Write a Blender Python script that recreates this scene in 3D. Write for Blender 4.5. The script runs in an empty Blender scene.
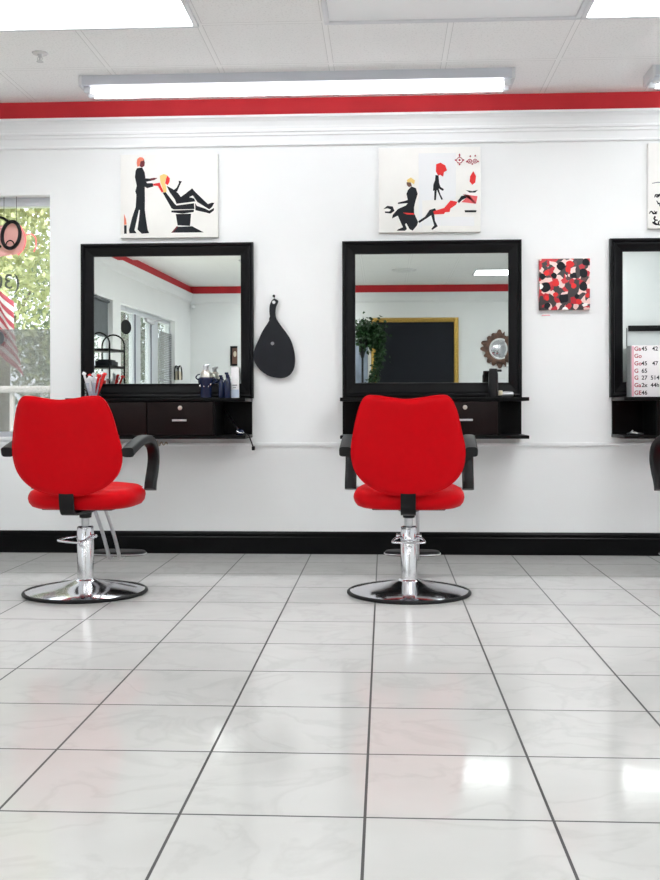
import bpy, bmesh, math, random
from mathutils import Vector, Matrix
random.seed(7)
PI = math.pi
R = math.radians
sc = bpy.context.scene
COL = sc.collection

# ------------------------------------------------------------------ camera
F, PX, PY = 1040.0, 330.0, 409.0
H = 0.869
YAW, ROLL = R(2.99), R(-0.115)
cam_d = bpy.data.cameras.new('camera')
cam = bpy.data.objects.new('camera', cam_d)
COL.objects.link(cam)
RM = Matrix.Rotation(YAW, 3, 'Z') @ Matrix.Rotation(PI / 2, 3, 'X') @ Matrix.Rotation(ROLL, 3, 'Z')
cam.matrix_world = Matrix.Translation((0, 0, H)) @ RM.to_4x4()
cam_d.sensor_fit = 'VERTICAL'
cam_d.sensor_height = 24
cam_d.lens = F / 880 * 24
cam_d.shift_y = -(440 - PY) / 880
cam_d.clip_start = 0.02
sc.camera = cam


def at(px, py, X=None, Y=None, Z=None):
    """place in the room that the photograph shows at px, py on a given plane"""
    d = RM @ Vector(((px - PX) / F, -(py - PY) / F, -1))
    o = Vector((0, 0, H))
    if Y is not None:
        t = (Y - o.y) / d.y
    elif Z is not None:
        t = (Z - o.z) / d.z
    else:
        t = (X - o.x) / d.x
    return o + d * t


W = at(384, 554.5, Z=0).y + 0.016        # mirror wall
CEIL = at(384, 96.5, Y=W).z
XL, XR, YF = -2.95, 3.05, -3.3
YM = W - 0.014                           # mirror glass plane


def mirrored(px, py, X=None, Y=None):
    """place behind us that the wall mirrors show at px, py"""
    if Y is not None:
        p = at(px, py, Y=2 * YM - Y)
    else:
        p = at(px, py, X=X)
    return Vector((p.x, 2 * YM - p.y, p.z))


SKEW = R(2.7)                            # the glazed wall is not quite square to the mirrors


def skewed(px, off=0.0):
    """run along the glazed wall (before it is turned) shown by the mirror at px"""
    d = at(px, 400, Y=1.0)
    x0 = XL - off
    tn = d.x
    return YF + (x0 - tn * (2 * YM - YF)) / (math.sin(SKEW) - tn * math.cos(SKEW))


TURN = Matrix.Translation((XL, YF, 0)) @ Matrix.Rotation(SKEW, 4, 'Z') @ Matrix.Translation((-XL, -YF, 0))


# ------------------------------------------------------------------ materials
def mat(name, col=(0.8, 0.8, 0.8), rough=0.5, metal=0.0, noise=0.0, scale=20.0, bump=0.0, bscale=200.0, coat=0.0,
        emit=None, spec=None, sheen=0.0, trans=0.0):
    m = bpy.data.materials.new(name)
    m.use_nodes = True
    nt = m.node_tree
    b = nt.nodes['Principled BSDF']
    b.inputs['Base Color'].default_value = (*col, 1)
    b.inputs['Roughness'].default_value = rough
    b.inputs['Metallic'].default_value = metal
    if coat:
        b.inputs['Coat Weight'].default_value = coat
        b.inputs['Coat Roughness'].default_value = 0.08
    if spec is not None:
        b.inputs['Specular IOR Level'].default_value = spec
    if trans:
        b.inputs['Transmission Weight'].default_value = trans
    if emit:
        b.inputs['Emission Color'].default_value = (*emit[:3], 1)
        b.inputs['Emission Strength'].default_value = emit[3]
    tc = nt.nodes.new('ShaderNodeTexCoord')
    if noise:
        n = nt.nodes.new('ShaderNodeTexNoise')
        n.inputs['Scale'].default_value = scale
        n.inputs['Detail'].default_value = 5
        nt.links.new(tc.outputs['Object'], n.inputs['Vector'])
        r = nt.nodes.new('ShaderNodeValToRGB')
        r.color_ramp.elements[0].position = 0.3
        r.color_ramp.elements[1].position = 0.7
        r.color_ramp.elements[0].color = (*[c * (1 - noise) for c in col], 1)
        r.color_ramp.elements[1].color = (*[min(1, c * (1 + noise)) for c in col], 1)
        nt.links.new(n.outputs['Fac'], r.inputs['Fac'])
        nt.links.new(r.outputs['Color'], b.inputs['Base Color'])
    if bump:
        n2 = nt.nodes.new('ShaderNodeTexNoise')
        n2.inputs['Scale'].default_value = bscale
        nt.links.new(tc.outputs['Object'], n2.inputs['Vector'])
        bp = nt.nodes.new('ShaderNodeBump')
        bp.inputs['Strength'].default_value = bump
        bp.inputs['Distance'].default_value = 0.002
        nt.links.new(n2.outputs['Fac'], bp.inputs['Height'])
        nt.links.new(bp.outputs['Normal'], b.inputs['Normal'])
    return m


def srgb(r, g, b):
    f = lambda c: (c / 255 / 12.92) if c / 255 <= 0.04045 else ((c / 255 + 0.055) / 1.055) ** 2.4
    return (f(r), f(g), f(b))


M = {}
M['wall'] = mat('wall_paint', (0.85, 0.865, 0.87), 0.55, noise=0.012, scale=3, bump=0.08, bscale=120)
M['trim'] = mat('white_gloss_trim', (0.85, 0.865, 0.875), 0.35)
M['redband'] = mat('red_wall_paint', (0.68, 0.034, 0.046), 0.6, noise=0.05, scale=6, spec=0.3)
M['basebd'] = mat('black_gloss_baseboard', (0.003, 0.003, 0.0035), 0.3, noise=0.2, scale=8, spec=0.1)
M['vinyl'] = mat('red_vinyl', (0.60, 0.0012, 0.006), 0.45, noise=0.03, scale=30, bump=0.12, bscale=450, spec=0.08)
M['chrome'] = mat('chrome', (0.74, 0.74, 0.78), 0.10, 1.0)
M['column'] = mat('satin_chrome', (0.80, 0.80, 0.82), 0.22, 1.0)
M['steel'] = mat('brushed_steel', (0.60, 0.60, 0.62), 0.28, 1.0, noise=0.05, scale=60)
M['rubber'] = mat('black_rubber', (0.008, 0.008, 0.009), 0.5, spec=0.25)
M['armplastic'] = mat('black_arm_plastic', (0.006, 0.0065, 0.0075), 0.42, bump=0.1, bscale=500, spec=0.28)
M['plastic'] = mat('black_plastic', (0.005, 0.005, 0.006), 0.4, spec=0.25)
M['blackwood'] = mat('black_lacquered_wood', (0.0028, 0.0028, 0.003), 0.35, noise=0.25, scale=14, spec=0.1)
M['espresso'] = mat('espresso_laminate', (0.0085, 0.0042, 0.0042), 0.42, noise=0.22, scale=25, spec=0.12)
M['frame'] = mat('black_mirror_frame', (0.0022, 0.0022, 0.003), 0.3, noise=0.2, scale=10, spec=0.17)
M['mirror'] = mat('silvered_glass', (0.685, 0.72, 0.705), 0.0, 1.0)
M['canvas'] = mat('painted_canvas', (0.86, 0.855, 0.825), 0.8, noise=0.02, scale=8, bump=0.1, bscale=900)
M['canvas2'] = mat('painted_canvas_panel', (0.82, 0.835, 0.85), 0.8)
M['inkblack'] = mat('black_paint', (0.014, 0.016, 0.020), 0.7, spec=0.2)
M['inkmaroon'] = mat('maroon_paint', (0.13, 0.012, 0.02), 0.7)
M['inkred'] = mat('red_paint', (0.75, 0.025, 0.025), 0.7)
M['inkpink'] = mat('pink_paint', (0.78, 0.12, 0.13), 0.7)
M['inksalmon'] = mat('salmon_paint', (0.80, 0.22, 0.14), 0.7)
M['inkyellow'] = mat('yellow_paint', (0.85, 0.62, 0.22), 0.7)
M['inkbrown'] = mat('brown_paint', (0.14, 0.07, 0.05), 0.7)
M['inkgrey'] = mat('grey_paint', (0.25, 0.26, 0.28), 0.7)
M['handmirror'] = mat('dark_hand_mirror_plastic', (0.012, 0.0135, 0.018), 0.42, noise=0.15, scale=12, spec=0.2)
M['whiteplastic'] = mat('white_plastic', (0.80, 0.81, 0.83), 0.35)
M['fixture'] = mat('white_fixture_enamel', (0.62, 0.64, 0.70), 0.35)
M['tframe'] = mat('grey_white_metal', (0.70, 0.71, 0.74), 0.4)
M['lit'] = mat('lit_diffuser', (0.9, 0.9, 0.9), 0.5, emit=(0.975, 0.99, 1.0, 10.0))
M['litroom'] = mat('lit_room_diffuser', (0.9, 0.9, 0.9), 0.5, emit=(0.975, 0.99, 1.0, 6.8))
M['tube'] = mat('lit_fluorescent_tube', (0.9, 0.9, 0.9), 0.5, emit=(0.98, 0.99, 1.0, 3.7))
M['unlit'] = mat('unlit_prismatic_diffuser', (0.92, 0.93, 0.95), 0.4)
M['navy'] = mat('navy_blue_plastic', (0.006, 0.012, 0.045), 0.2, coat=0.3, spec=0.3)
M['cream'] = mat('cream_plastic', (0.70, 0.62, 0.48), 0.5)
M['gold'] = mat('gilded_moulding', (0.62, 0.40, 0.10), 0.35, 0.8, noise=0.25, scale=60, bump=0.5, bscale=120)
M['slate'] = mat('dark_board', (0.009, 0.011, 0.016), 0.5, noise=0.1, scale=3, spec=0.2)
M['leaf'] = mat('dark_green_leaf', (0.011, 0.050, 0.009), 0.5, noise=0.4, scale=9)
M['petal'] = mat('brown_petal', (0.13, 0.065, 0.045), 0.6, noise=0.75, scale=14)
M['greyblue'] = mat('grey_blue_print', (0.28, 0.33, 0.42), 0.5, noise=0.3, scale=4)
M['bark'] = mat('tree_bark', (0.16, 0.13, 0.10), 0.9, noise=0.4, scale=8)
M['grassm'] = mat('ground_grass', (0.20, 0.26, 0.10), 0.9, noise=0.4, scale=3)
M['paving'] = mat('pale_paving', (0.68, 0.67, 0.65), 0.8, noise=0.1, scale=4)
M['railing'] = mat('white_painted_rail', (0.78, 0.77, 0.77), 0.5)
M['blind'] = mat('grey_blind', (0.10, 0.115, 0.125), 0.6, noise=0.1, scale=10)
M['slats'] = mat('grey_slat_blind', (0.26, 0.27, 0.29), 0.6)
M['alu'] = mat('white_aluminium', (0.62, 0.65, 0.70), 0.35)
M['gasket'] = mat('dark_blue_gasket', (0.02, 0.03, 0.07), 0.5)
M['pricewhite'] = mat('price_board_white', (0.80, 0.79, 0.80), 0.45)
M['pricepink'] = mat('price_board_pink_edge', (0.78, 0.42, 0.50), 0.45)
M['priceside'] = mat('acrylic_edge', (0.34, 0.36, 0.36), 0.3)
M['crimson'] = mat('crimson_ink', (0.36, 0.006, 0.04), 0.6)
M['dullmetal'] = mat('dull_nickel', (0.65, 0.62, 0.56), 0.3, 0.9)
M['beige'] = mat('beige_cable', (0.42, 0.35, 0.26), 0.6)


def glass_mat(name, tint=(1, 1, 1), refl=0.08):
    m = bpy.data.materials.new(name)
    m.use_nodes = True
    nt = m.node_tree
    nt.nodes.remove(nt.nodes['Principled BSDF'])
    out = nt.nodes['Material Output']
    t = nt.nodes.new('ShaderNodeBsdfTransparent')
    t.inputs['Color'].default_value = (*tint, 1)
    g = nt.nodes.new('ShaderNodeBsdfGlossy')
    g.inputs['Roughness'].default_value = 0.01
    lw = nt.nodes.new('ShaderNodeLayerWeight')
    pw = nt.nodes.new('ShaderNodeMath')
    pw.operation = 'POWER'
    pw.inputs[1].default_value = 5
    nt.links.new(lw.outputs['Facing'], pw.inputs[0])
    fr = nt.nodes.new('ShaderNodeMath')
    fr.operation = 'MULTIPLY_ADD'
    fr.inputs[1].default_value = 0.9
    fr.inputs[2].default_value = refl / 2
    nt.links.new(pw.outputs[0], fr.inputs[0])
    mx = nt.nodes.new('ShaderNodeMixShader')
    nt.links.new(fr.outputs[0], mx.inputs[0])
    nt.links.new(t.outputs[0], mx.inputs[1])
    nt.links.new(g.outputs[0], mx.inputs[2])
    nt.links.new(mx.outputs[0], out.inputs['Surface'])
    return m


def leaf_mat(name, col, noise=0.35):
    m = mat(name, col, 0.7, noise=noise, scale=1.3, spec=0.1)
    nt = m.node_tree
    p = nt.nodes['Principled BSDF']
    tr = nt.nodes.new('ShaderNodeBsdfTranslucent')
    tr.inputs['Color'].default_value = (*col, 1)
    mx = nt.nodes.new('ShaderNodeMixShader')
    mx.inputs[0].default_value = 0.5
    nt.links.new(p.outputs[0], mx.inputs[1])
    nt.links.new(tr.outputs[0], mx.inputs[2])
    nt.links.new(mx.outputs[0], nt.nodes['Material Output'].inputs['Surface'])
    return m


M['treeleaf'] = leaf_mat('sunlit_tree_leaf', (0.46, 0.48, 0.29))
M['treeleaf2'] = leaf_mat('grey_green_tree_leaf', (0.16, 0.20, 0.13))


def film_mat(name, col, fac):
    m = bpy.data.materials.new(name)
    m.use_nodes = True
    nt = m.node_tree
    p = nt.nodes['Principled BSDF']
    p.inputs['Base Color'].default_value = (*col, 1)
    p.inputs['Roughness'].default_value = 0.6
    out = nt.nodes['Material Output']
    t = nt.nodes.new('ShaderNodeBsdfTransparent')
    mx = nt.nodes.new('ShaderNodeMixShader')
    mx.inputs[0].default_value = fac
    nt.links.new(t.outputs[0], mx.inputs[1])
    nt.links.new(p.outputs[0], mx.inputs[2])
    nt.links.new(mx.outputs[0], out.inputs['Surface'])
    return m


M['glass'] = glass_mat('window_glass')
M['jar'] = glass_mat('jar_glass', (0.88, 0.90, 0.94))
M['screen'] = film_mat('insect_screen', (0.30, 0.31, 0.31), 0.5)
M['vinyltext'] = film_mat('grey_vinyl_lettering', (0.12, 0.13, 0.12), 0.85)
M['neon'] = mat('pink_neon_tube', (0.8, 0.1, 0.1), 0.4, emit=(1, 0.22, 0.24, 0.5))
M['neonglow'] = film_mat('pink_glow_film', (0.98, 0.50, 0.52), 0.6)  # see-through film, its pink stands in for the glow around the neon


def floor_material():
    m = bpy.data.materials.new('polished_marble_tile')
    m.use_nodes = True
    nt = m.node_tree
    N, L = nt.nodes, nt.links
    b = N['Principled BSDF']
    geo = N.new('ShaderNodeNewGeometry')
    sep = N.new('ShaderNodeSeparateXYZ')
    L.new(geo.outputs['Position'], sep.inputs[0])

    def math_(op, a, bv=None):
        n = N.new('ShaderNodeMath')
        n.operation = op
        for i, v in enumerate((a, bv)):
            if v is None:
                continue
            if isinstance(v, (int, float)):
                n.inputs[i].default_value = v
            else:
                L.new(v, n.inputs[i])
        return n.outputs[0]
    S = 0.4062
    x0 = at(370.5, 700, Z=0).x
    y0 = at(366, 817.5, Z=0).y

    def grid(out, ph, half, S):
        a = math_('SUBTRACT', out, ph)
        a = math_('DIVIDE', a, S)
        fr = math_('FRACT', math_('ADD', a, 100.5))
        d = math_('ABSOLUTE', math_('SUBTRACT', fr, 0.5))
        return math_('LESS_THAN', d, half / S), math_('FLOOR', math_('ADD', a, 100.0))
    gx, ix = grid(sep.outputs[0], x0, 0.0032, 0.3975)
    gy, iy = grid(sep.outputs[1], y0, 0.0032, S)
    g = math_('MAXIMUM', gx, gy)
    # marble, shifted from tile to tile
    comb = N.new('ShaderNodeCombineXYZ')
    L.new(math_('MULTIPLY', ix, 3.7), comb.inputs[0])
    L.new(math_('MULTIPLY', iy, 5.3), comb.inputs[1])
    va = N.new('ShaderNodeVectorMath')
    va.operation = 'ADD'
    L.new(geo.outputs['Position'], va.inputs[0])
    L.new(comb.outputs[0], va.inputs[1])
    n1 = N.new('ShaderNodeTexNoise')
    n1.inputs['Scale'].default_value = 3.2
    n1.inputs['Detail'].default_value = 7
    n1.inputs['Distortion'].default_value = 0.6
    L.new(va.outputs[0], n1.inputs['Vector'])
    vein = math_('ABSOLUTE', math_('SUBTRACT', n1.outputs['Fac'], 0.5))
    rp = N.new('ShaderNodeValToRGB')
    rp.color_ramp.elements[0].position = 0.0
    rp.color_ramp.elements[0].color = (0.49, 0.487, 0.475, 1)
    rp.color_ramp.elements[1].position = 0.035
    rp.color_ramp.elements[1].color = (0.575, 0.573, 0.56, 1)
    L.new(vein, rp.inputs[0])
    n2 = N.new('ShaderNodeTexNoise')
    n2.inputs['Scale'].default_value = 4.5
    n2.inputs['Detail'].default_value = 4
    L.new(va.outputs[0], n2.inputs['Vector'])
    rp2 = N.new('ShaderNodeValToRGB')
    rp2.color_ramp.elements[0].position = 0.3
    rp2.color_ramp.elements[0].color = (0.535, 0.533, 0.52, 1)
    rp2.color_ramp.elements[1].position = 0.7
    rp2.color_ramp.elements[1].color = (0.595, 0.593, 0.58, 1)
    L.new(n2.outputs['Fac'], rp2.inputs[0])
    mixm = N.new('ShaderNodeMix')
    mixm.data_type = 'RGBA'
    mixm.inputs[0].default_value = 0.42
    L.new(rp2.outputs[0], mixm.inputs[6])
    L.new(rp.outputs[0], mixm.inputs[7])
    mix = N.new('ShaderNodeMix')
    mix.data_type = 'RGBA'
    L.new(g, mix.inputs[0])
    L.new(mixm.outputs[2], mix.inputs[6])
    mix.inputs[7].default_value = (0.07, 0.07, 0.07, 1)
    L.new(mix.outputs[2], b.inputs['Base Color'])
    rr = math_('ADD', math_('MULTIPLY', g, 0.5), 0.085)
    L.new(rr, b.inputs['Roughness'])
    b.inputs['Specular IOR Level'].default_value = 0.2
    bp = N.new('ShaderNodeBump')
    bp.inputs['Strength'].default_value = 0.5
    bp.inputs['Distance'].default_value = 0.001
    L.new(math_('SUBTRACT', 1.0, g), bp.inputs['Height'])
    n3 = N.new('ShaderNodeTexNoise')
    n3.inputs['Scale'].default_value = 5
    L.new(va.outputs[0], n3.inputs['Vector'])
    bp2 = N.new('ShaderNodeBump')
    bp2.inputs['Strength'].default_value = 0.06
    bp2.inputs['Distance'].default_value = 0.01
    L.new(n3.outputs['Fac'], bp2.inputs['Height'])
    L.new(bp.outputs['Normal'], bp2.inputs['Normal'])
    L.new(bp2.outputs['Normal'], b.inputs['Normal'])
    return m


GX, GY = 0.325, 5.012        # a ceiling grid crossing


def ceiling_material():
    m = bpy.data.materials.new('acoustic_ceiling_tile')
    m.use_nodes = True
    nt = m.node_tree
    N, L = nt.nodes, nt.links
    b = N['Principled BSDF']
    b.inputs['Roughness'].default_value = 0.85
    geo = N.new('ShaderNodeNewGeometry')
    sep = N.new('ShaderNodeSeparateXYZ')
    L.new(geo.outputs['Position'], sep.inputs[0])

    def math_(op, a, bv=None):
        n = N.new('ShaderNodeMath')
        n.operation = op
        for i, v in enumerate((a, bv)):
            if v is None:
                continue
            if isinstance(v, (int, float)):
                n.inputs[i].default_value = v
            else:
                L.new(v, n.inputs[i])
        return n.outputs[0]

    def dist(out, ph):
        a = math_('DIVIDE', math_('SUBTRACT', out, ph), 0.61)
        fr = math_('FRACT', math_('ADD', a, 100.5))
        return math_('ABSOLUTE', math_('SUBTRACT', fr, 0.5))
    d = math_('MINIMUM', dist(sep.outputs[0], GX), dist(sep.outputs[1], GY))
    bar = math_('LESS_THAN', d, 0.012 / 0.61)
    edge = math_('SUBTRACT', math_('LESS_THAN', d, 0.0155 / 0.61), bar)  # thin shade line along the grid bars, put into the tile colour
    n = N.new('ShaderNodeTexNoise')
    n.inputs['Scale'].default_value = 95
    n.inputs['Detail'].default_value = 3
    L.new(geo.outputs['Position'], n.inputs['Vector'])
    rp = N.new('ShaderNodeValToRGB')
    rp.color_ramp.elements[0].position = 0.33
    rp.color_ramp.elements[0].color = (0.83, 0.83, 0.83, 1)
    rp.color_ramp.elements[1].position = 0.46
    rp.color_ramp.elements[1].color = (0.93, 0.93, 0.93, 1)
    L.new(n.outputs['Fac'], rp.inputs[0])
    mx = N.new('ShaderNodeMix')
    mx.data_type = 'RGBA'
    L.new(bar, mx.inputs[0])
    L.new(rp.outputs[0], mx.inputs[6])
    mx.inputs[7].default_value = (0.94, 0.94, 0.94, 1)
    mx2 = N.new('ShaderNodeMix')
    mx2.data_type = 'RGBA'
    L.new(edge, mx2.inputs[0])
    L.new(mx.outputs[2], mx2.inputs[6])
    mx2.inputs[7].default_value = (0.70, 0.70, 0.70, 1)
    L.new(mx2.outputs[2], b.inputs['Base Color'])
    bp = N.new('ShaderNodeBump')
    bp.inputs['Strength'].default_value = 0.4
    bp.inputs['Distance'].default_value = 0.004
    L.new(n.outputs['Fac'], bp.inputs['Height'])
    L.new(bp.outputs['Normal'], b.inputs['Normal'])
    return m


def blotch_material():
    """red, charcoal, blush and maroon blotches of the small square picture"""
    m = bpy.data.materials.new('blotch_painting')
    m.use_nodes = True
    nt = m.node_tree
    N, L = nt.nodes, nt.links
    b = N['Principled BSDF']
    b.inputs['Roughness'].default_value = 0.5
    tc = N.new('ShaderNodeTexCoord')
    nz = N.new('ShaderNodeTexNoise')
    nz.inputs['Scale'].default_value = 14
    L.new(tc.outputs['Object'], nz.inputs['Vector'])
    vm = N.new('ShaderNodeVectorMath')
    vm.operation = 'MULTIPLY_ADD'
    L.new(nz.outputs['Color'], vm.inputs[0])
    vm.inputs[1].default_value = (0.05, 0.05, 0.05)
    L.new(tc.outputs['Object'], vm.inputs[2])
    v = N.new('ShaderNodeTexVoronoi')
    v.inputs['Scale'].default_value = 34
    L.new(vm.outputs[0], v.inputs['Vector'])
    sp = N.new('ShaderNodeSeparateColor')
    L.new(v.outputs['Color'], sp.inputs[0])
    rp = N.new('ShaderNodeValToRGB')
    rp.color_ramp.interpolation = 'CONSTANT'
    es = rp.color_ramp.elements
    es[0].position = 0
    es[0].color = (0.045, 0.035, 0.038, 1)
    es[1].position = 0.34
    es[1].color = (0.50, 0.012, 0.025, 1)
    for p, c in ((0.52, (0.85, 0.62, 0.58, 1)), (0.74, (0.10, 0.045, 0.045, 1)), (0.86, (0.62, 0.03, 0.04, 1))):
        e = es.new(p)
        e.color = c
    L.new(sp.outputs[0], rp.inputs[0])
    L.new(rp.outputs[0], b.inputs['Base Color'])
    return m


def flag_material():
    m = bpy.data.materials.new('flag_cloth')
    m.use_nodes = True
    nt = m.node_tree
    N, L = nt.nodes, nt.links
    b = N['Principled BSDF']
    b.inputs['Roughness'].default_value = 0.8
    uv = N.new('ShaderNodeUVMap')
    sp = N.new('ShaderNodeSeparateXYZ')
    L.new(uv.outputs[0], sp.inputs[0])

    def math_(op, a, bv=None):
        n = N.new('ShaderNodeMath')
        n.operation = op
        for i, v in enumerate((a, bv)):
            if v is None:
                continue
            if isinstance(v, (int, float)):
                n.inputs[i].default_value = v
            else:
                L.new(v, n.inputs[i])
        return n.outputs[0]
    st = math_('LESS_THAN', math_('FRACT', math_('MULTIPLY', sp.outputs[1], 6.5)), 0.5)
    mx = N.new('ShaderNodeMix')
    mx.data_type = 'RGBA'
    L.new(st, mx.inputs[0])
    mx.inputs[6].default_value = (0.80, 0.78, 0.78, 1)
    mx.inputs[7].default_value = (0.55, 0.06, 0.10, 1)
    can = math_('MULTIPLY', math_('LESS_THAN', sp.outputs[0], 0.4), math_('GREATER_THAN', sp.outputs[1], 0.46))
    mx2 = N.new('ShaderNodeMix')
    mx2.data_type = 'RGBA'
    L.new(can, mx2.inputs[0])
    L.new(mx.outputs[2], mx2.inputs[6])
    mx2.inputs[7].default_value = (0.05, 0.08, 0.28, 1)
    L.new(mx2.outputs[2], b.inputs['Base Color'])
    return m


M['floor'] = floor_material()
M['ceiling'] = ceiling_material()
M['blotch'] = blotch_material()
M['flag'] = flag_material()


# ------------------------------------------------------------------ mesh helpers
class B:
    def __init__(s):
        s.bm = bmesh.new()

    def _merge(s, t):
        me = bpy.data.meshes.new('tmp')
        t.to_mesh(me)
        t.free()
        s.bm.from_mesh(me)
        bpy.data.meshes.remove(me)

    def box(s, x0, x1, y0, y1, z0, z1, bev=0.0, seg=2, mx=None):
        t = bmesh.new()
        bmesh.ops.create_cube(t, size=1)
        for v in t.verts:
            v.co = Vector(((x0 + x1) / 2 + v.co.x * (x1 - x0), (y0 + y1) / 2 + v.co.y * (y1 - y0),
                           (z0 + z1) / 2 + v.co.z * (z1 - z0)))
        if bev:
            bmesh.ops.bevel(t, geom=t.edges[:], offset=bev, segments=seg, profile=0.5, affect='EDGES')
        if mx is not None:
            t.transform(mx)
        s._merge(t)
        return s

    def rings(s, rings, cap0=True, cap1=True, closed=True, mx=None):
        t = bmesh.new()
        vs = [[t.verts.new(p) for p in r] for r in rings]
        n = len(vs[0])
        for a, b in zip(vs, vs[1:]):
            for i in range(n if closed else n - 1):
                j = (i + 1) % n
                t.faces.new((a[i], a[j], b[j], b[i]))
        if cap0:
            t.faces.new(list(reversed(vs[0])))
        if cap1:
            t.faces.new(vs[-1])
        bmesh.ops.recalc_face_normals(t, faces=t.faces[:])
        if mx is not None:
            t.transform(mx)
        s._merge(t)
        return s

    def lathe(s, prof, n=32, mx=None, cap0=True, cap1=True):
        return s.rings([[(r * math.cos(2 * PI * i / n), r * math.sin(2 * PI * i / n), z) for i in range(n)] for r, z in prof],
                       cap0, cap1, mx=mx)

    def tube(s, pts, r, n=10, closed=False):
        pts = [Vector(p) for p in pts]
        rs = r if isinstance(r, (list, tuple)) else [r] * len(pts)
        k = len(pts)
        T = []
        for i in range(k):
            if closed:
                d = pts[(i + 1) % k] - pts[i - 1]
            else:
                d = pts[min(i + 1, k - 1)] - pts[max(i - 1, 0)]
            T.append(d.normalized())
        u = T[0].orthogonal().normalized()
        rings = []
        for i in range(k):
            u = (u - T[i] * u.dot(T[i])).normalized()
            v = T[i].cross(u)
            rings.append([pts[i] + (u * math.cos(2 * PI * j / n) + v * math.sin(2 * PI * j / n)) * rs[i] for j in range(n)])
        if closed:
            rings.append(rings[0])
            s.rings(rings, False, False)
            bmesh.ops.remove_doubles(s.bm, verts=s.bm.verts[:], dist=1e-6)
            return s
        return s.rings(rings)

    def sweep(s, path, sec, side=Vector((1, 0, 0))):
        path = [Vector(p) for p in path]
        k = len(path)
        rings = []
        for i in range(k):
            T = (path[min(i + 1, k - 1)] - path[max(i - 1, 0)]).normalized()
            nn = side.cross(T).normalized()
            sc_ = sec(i / (k - 1)) if callable(sec) else sec
            rings.append([path[i] + side * a + nn * b for a, b in sc_])
        return s.rings(rings)

    def prism(s, poly, place, d0, d1, bev=0.0):
        """poly in 2-D, place(u, v, d) gives the 3-D point"""
        t = bmesh.new()
        a = [t.verts.new(place(u, v, d0)) for u, v in poly]
        b = [t.verts.new(place(u, v, d1)) for u, v in poly]
        n = len(poly)
        f1 = t.faces.new(a)
        f2 = t.faces.new(b)
        for i in range(n):
            j = (i + 1) % n
            t.faces.new((a[i], a[j], b[j], b[i]))
        if bev:
            es = [e for f in (f1, f2) for e in f.edges]
            bmesh.ops.bevel(t, geom=es, offset=bev, segments=2, profile=0.5, affect='EDGES')
        t.normal_update()
        bmesh.ops.triangulate(t, faces=[f for f in t.faces if len(f.verts) > 4], ngon_method='EAR_CLIP')
        bmesh.ops.recalc_face_normals(t, faces=t.faces[:])
        s._merge(t)
        return s

    def ball(s, c, rad, sub=3, mx=None):
        t = bmesh.new()
        bmesh.ops.create_icosphere(t, subdivisions=sub, radius=1)
        rr = rad if isinstance(rad, (tuple, list)) else (rad,) * 3
        for v in t.verts:
            v.co = Vector((v.co.x * rr[0] + c[0], v.co.y * rr[1] + c[1], v.co.z * rr[2] + c[2]))
        s._merge(t)
        return s

    def done(s, name, m, parent=None, smooth=True, loc=None, angle=38):
        me = bpy.data.meshes.new(name)
        s.bm.to_mesh(me)
        s.bm.free()
        me.materials.append(m)
        if smooth:
            for p in me.polygons:
                p.use_smooth = True
            me.set_sharp_from_angle(angle=R(angle))
        o = bpy.data.objects.new(name, me)
        COL.objects.link(o)
        if parent:
            o.parent = parent
        if loc is not None:
            o.location = loc
        return o


def thing(name, label, cat, loc=(0, 0, 0), rz=0, group=None):
    o = bpy.data.objects.new(name, None)
    o.empty_display_size = 0.1
    COL.objects.link(o)
    o.location = loc
    o.rotation_euler = (0, 0, rz)
    return tag(o, label, cat, group)


def tag(o, label, cat, group=None, kind=None):
    o['label'] = label
    o['category'] = cat
    if group:
        o['group'] = group
    if kind:
        o['kind'] = kind
    return o


def text_mesh(name, cu):
    tmp = bpy.data.objects.new('tmp_text', cu)
    COL.objects.link(tmp)
    dg = bpy.context.evaluated_depsgraph_get()
    me = bpy.data.meshes.new_from_object(tmp.evaluated_get(dg))
    me.name = name
    bpy.data.objects.remove(tmp)
    bpy.data.curves.remove(cu)
    o = bpy.data.objects.new(name, me)
    COL.objects.link(o)
    return o


def struct(o, label=None, cat=None):
    o['kind'] = 'structure'
    if label:
        o['label'] = label
        o['category'] = cat
    return o


def kids(o):
    return [c for c in bpy.data.objects if c.parent == o]


def dup(o, parent=None):
    c = o.copy()
    COL.objects.link(c)
    if parent:
        c.parent = parent
        c.matrix_parent_inverse = o.matrix_parent_inverse.copy()
    for ch in kids(o):
        dup(ch, c)
    return c


def smooth_loop(pts, n=8):
    """closed Catmull-Rom through 2-D points"""
    out = []
    k = len(pts)
    for i in range(k):
        p0, p1, p2, p3 = (Vector(pts[(i + j - 1) % k]) for j in range(4))
        for q in range(n):
            t = q / n
            out.append(tuple(0.5 * ((2 * p1) + (p2 - p0) * t + (2 * p0 - 5 * p1 + 4 * p2 - p3) * t * t
                                    + (3 * p1 - p0 - 3 * p2 + p3) * t ** 3)))
    return out


def spline(pts, n=8):
    out = []
    pts = [Vector(p) for p in pts]
    ext = [pts[0] * 2 - pts[1]] + pts + [pts[-1] * 2 - pts[-2]]
    for i in range(1, len(ext) - 2):
        p0, p1, p2, p3 = ext[i - 1:i + 3]
        for q in range(n):
            t = q / n
            out.append(0.5 * ((2 * p1) + (p2 - p0) * t + (2 * p0 - 5 * p1 + 4 * p2 - p3) * t * t
                              + (3 * p1 - p0 - 3 * p2 + p3) * t ** 3))
    out.append(pts[-1])
    return out


# ------------------------------------------------------------------ room shell
TH = 0.16
WX1 = at(50, 300, Y=W).x                  # right jamb of the window beside the mirrors
WX0 = -2.80
WZ0, WZ1 = at(5, 437, Y=W).z, at(25, 195, Y=W).z

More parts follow.
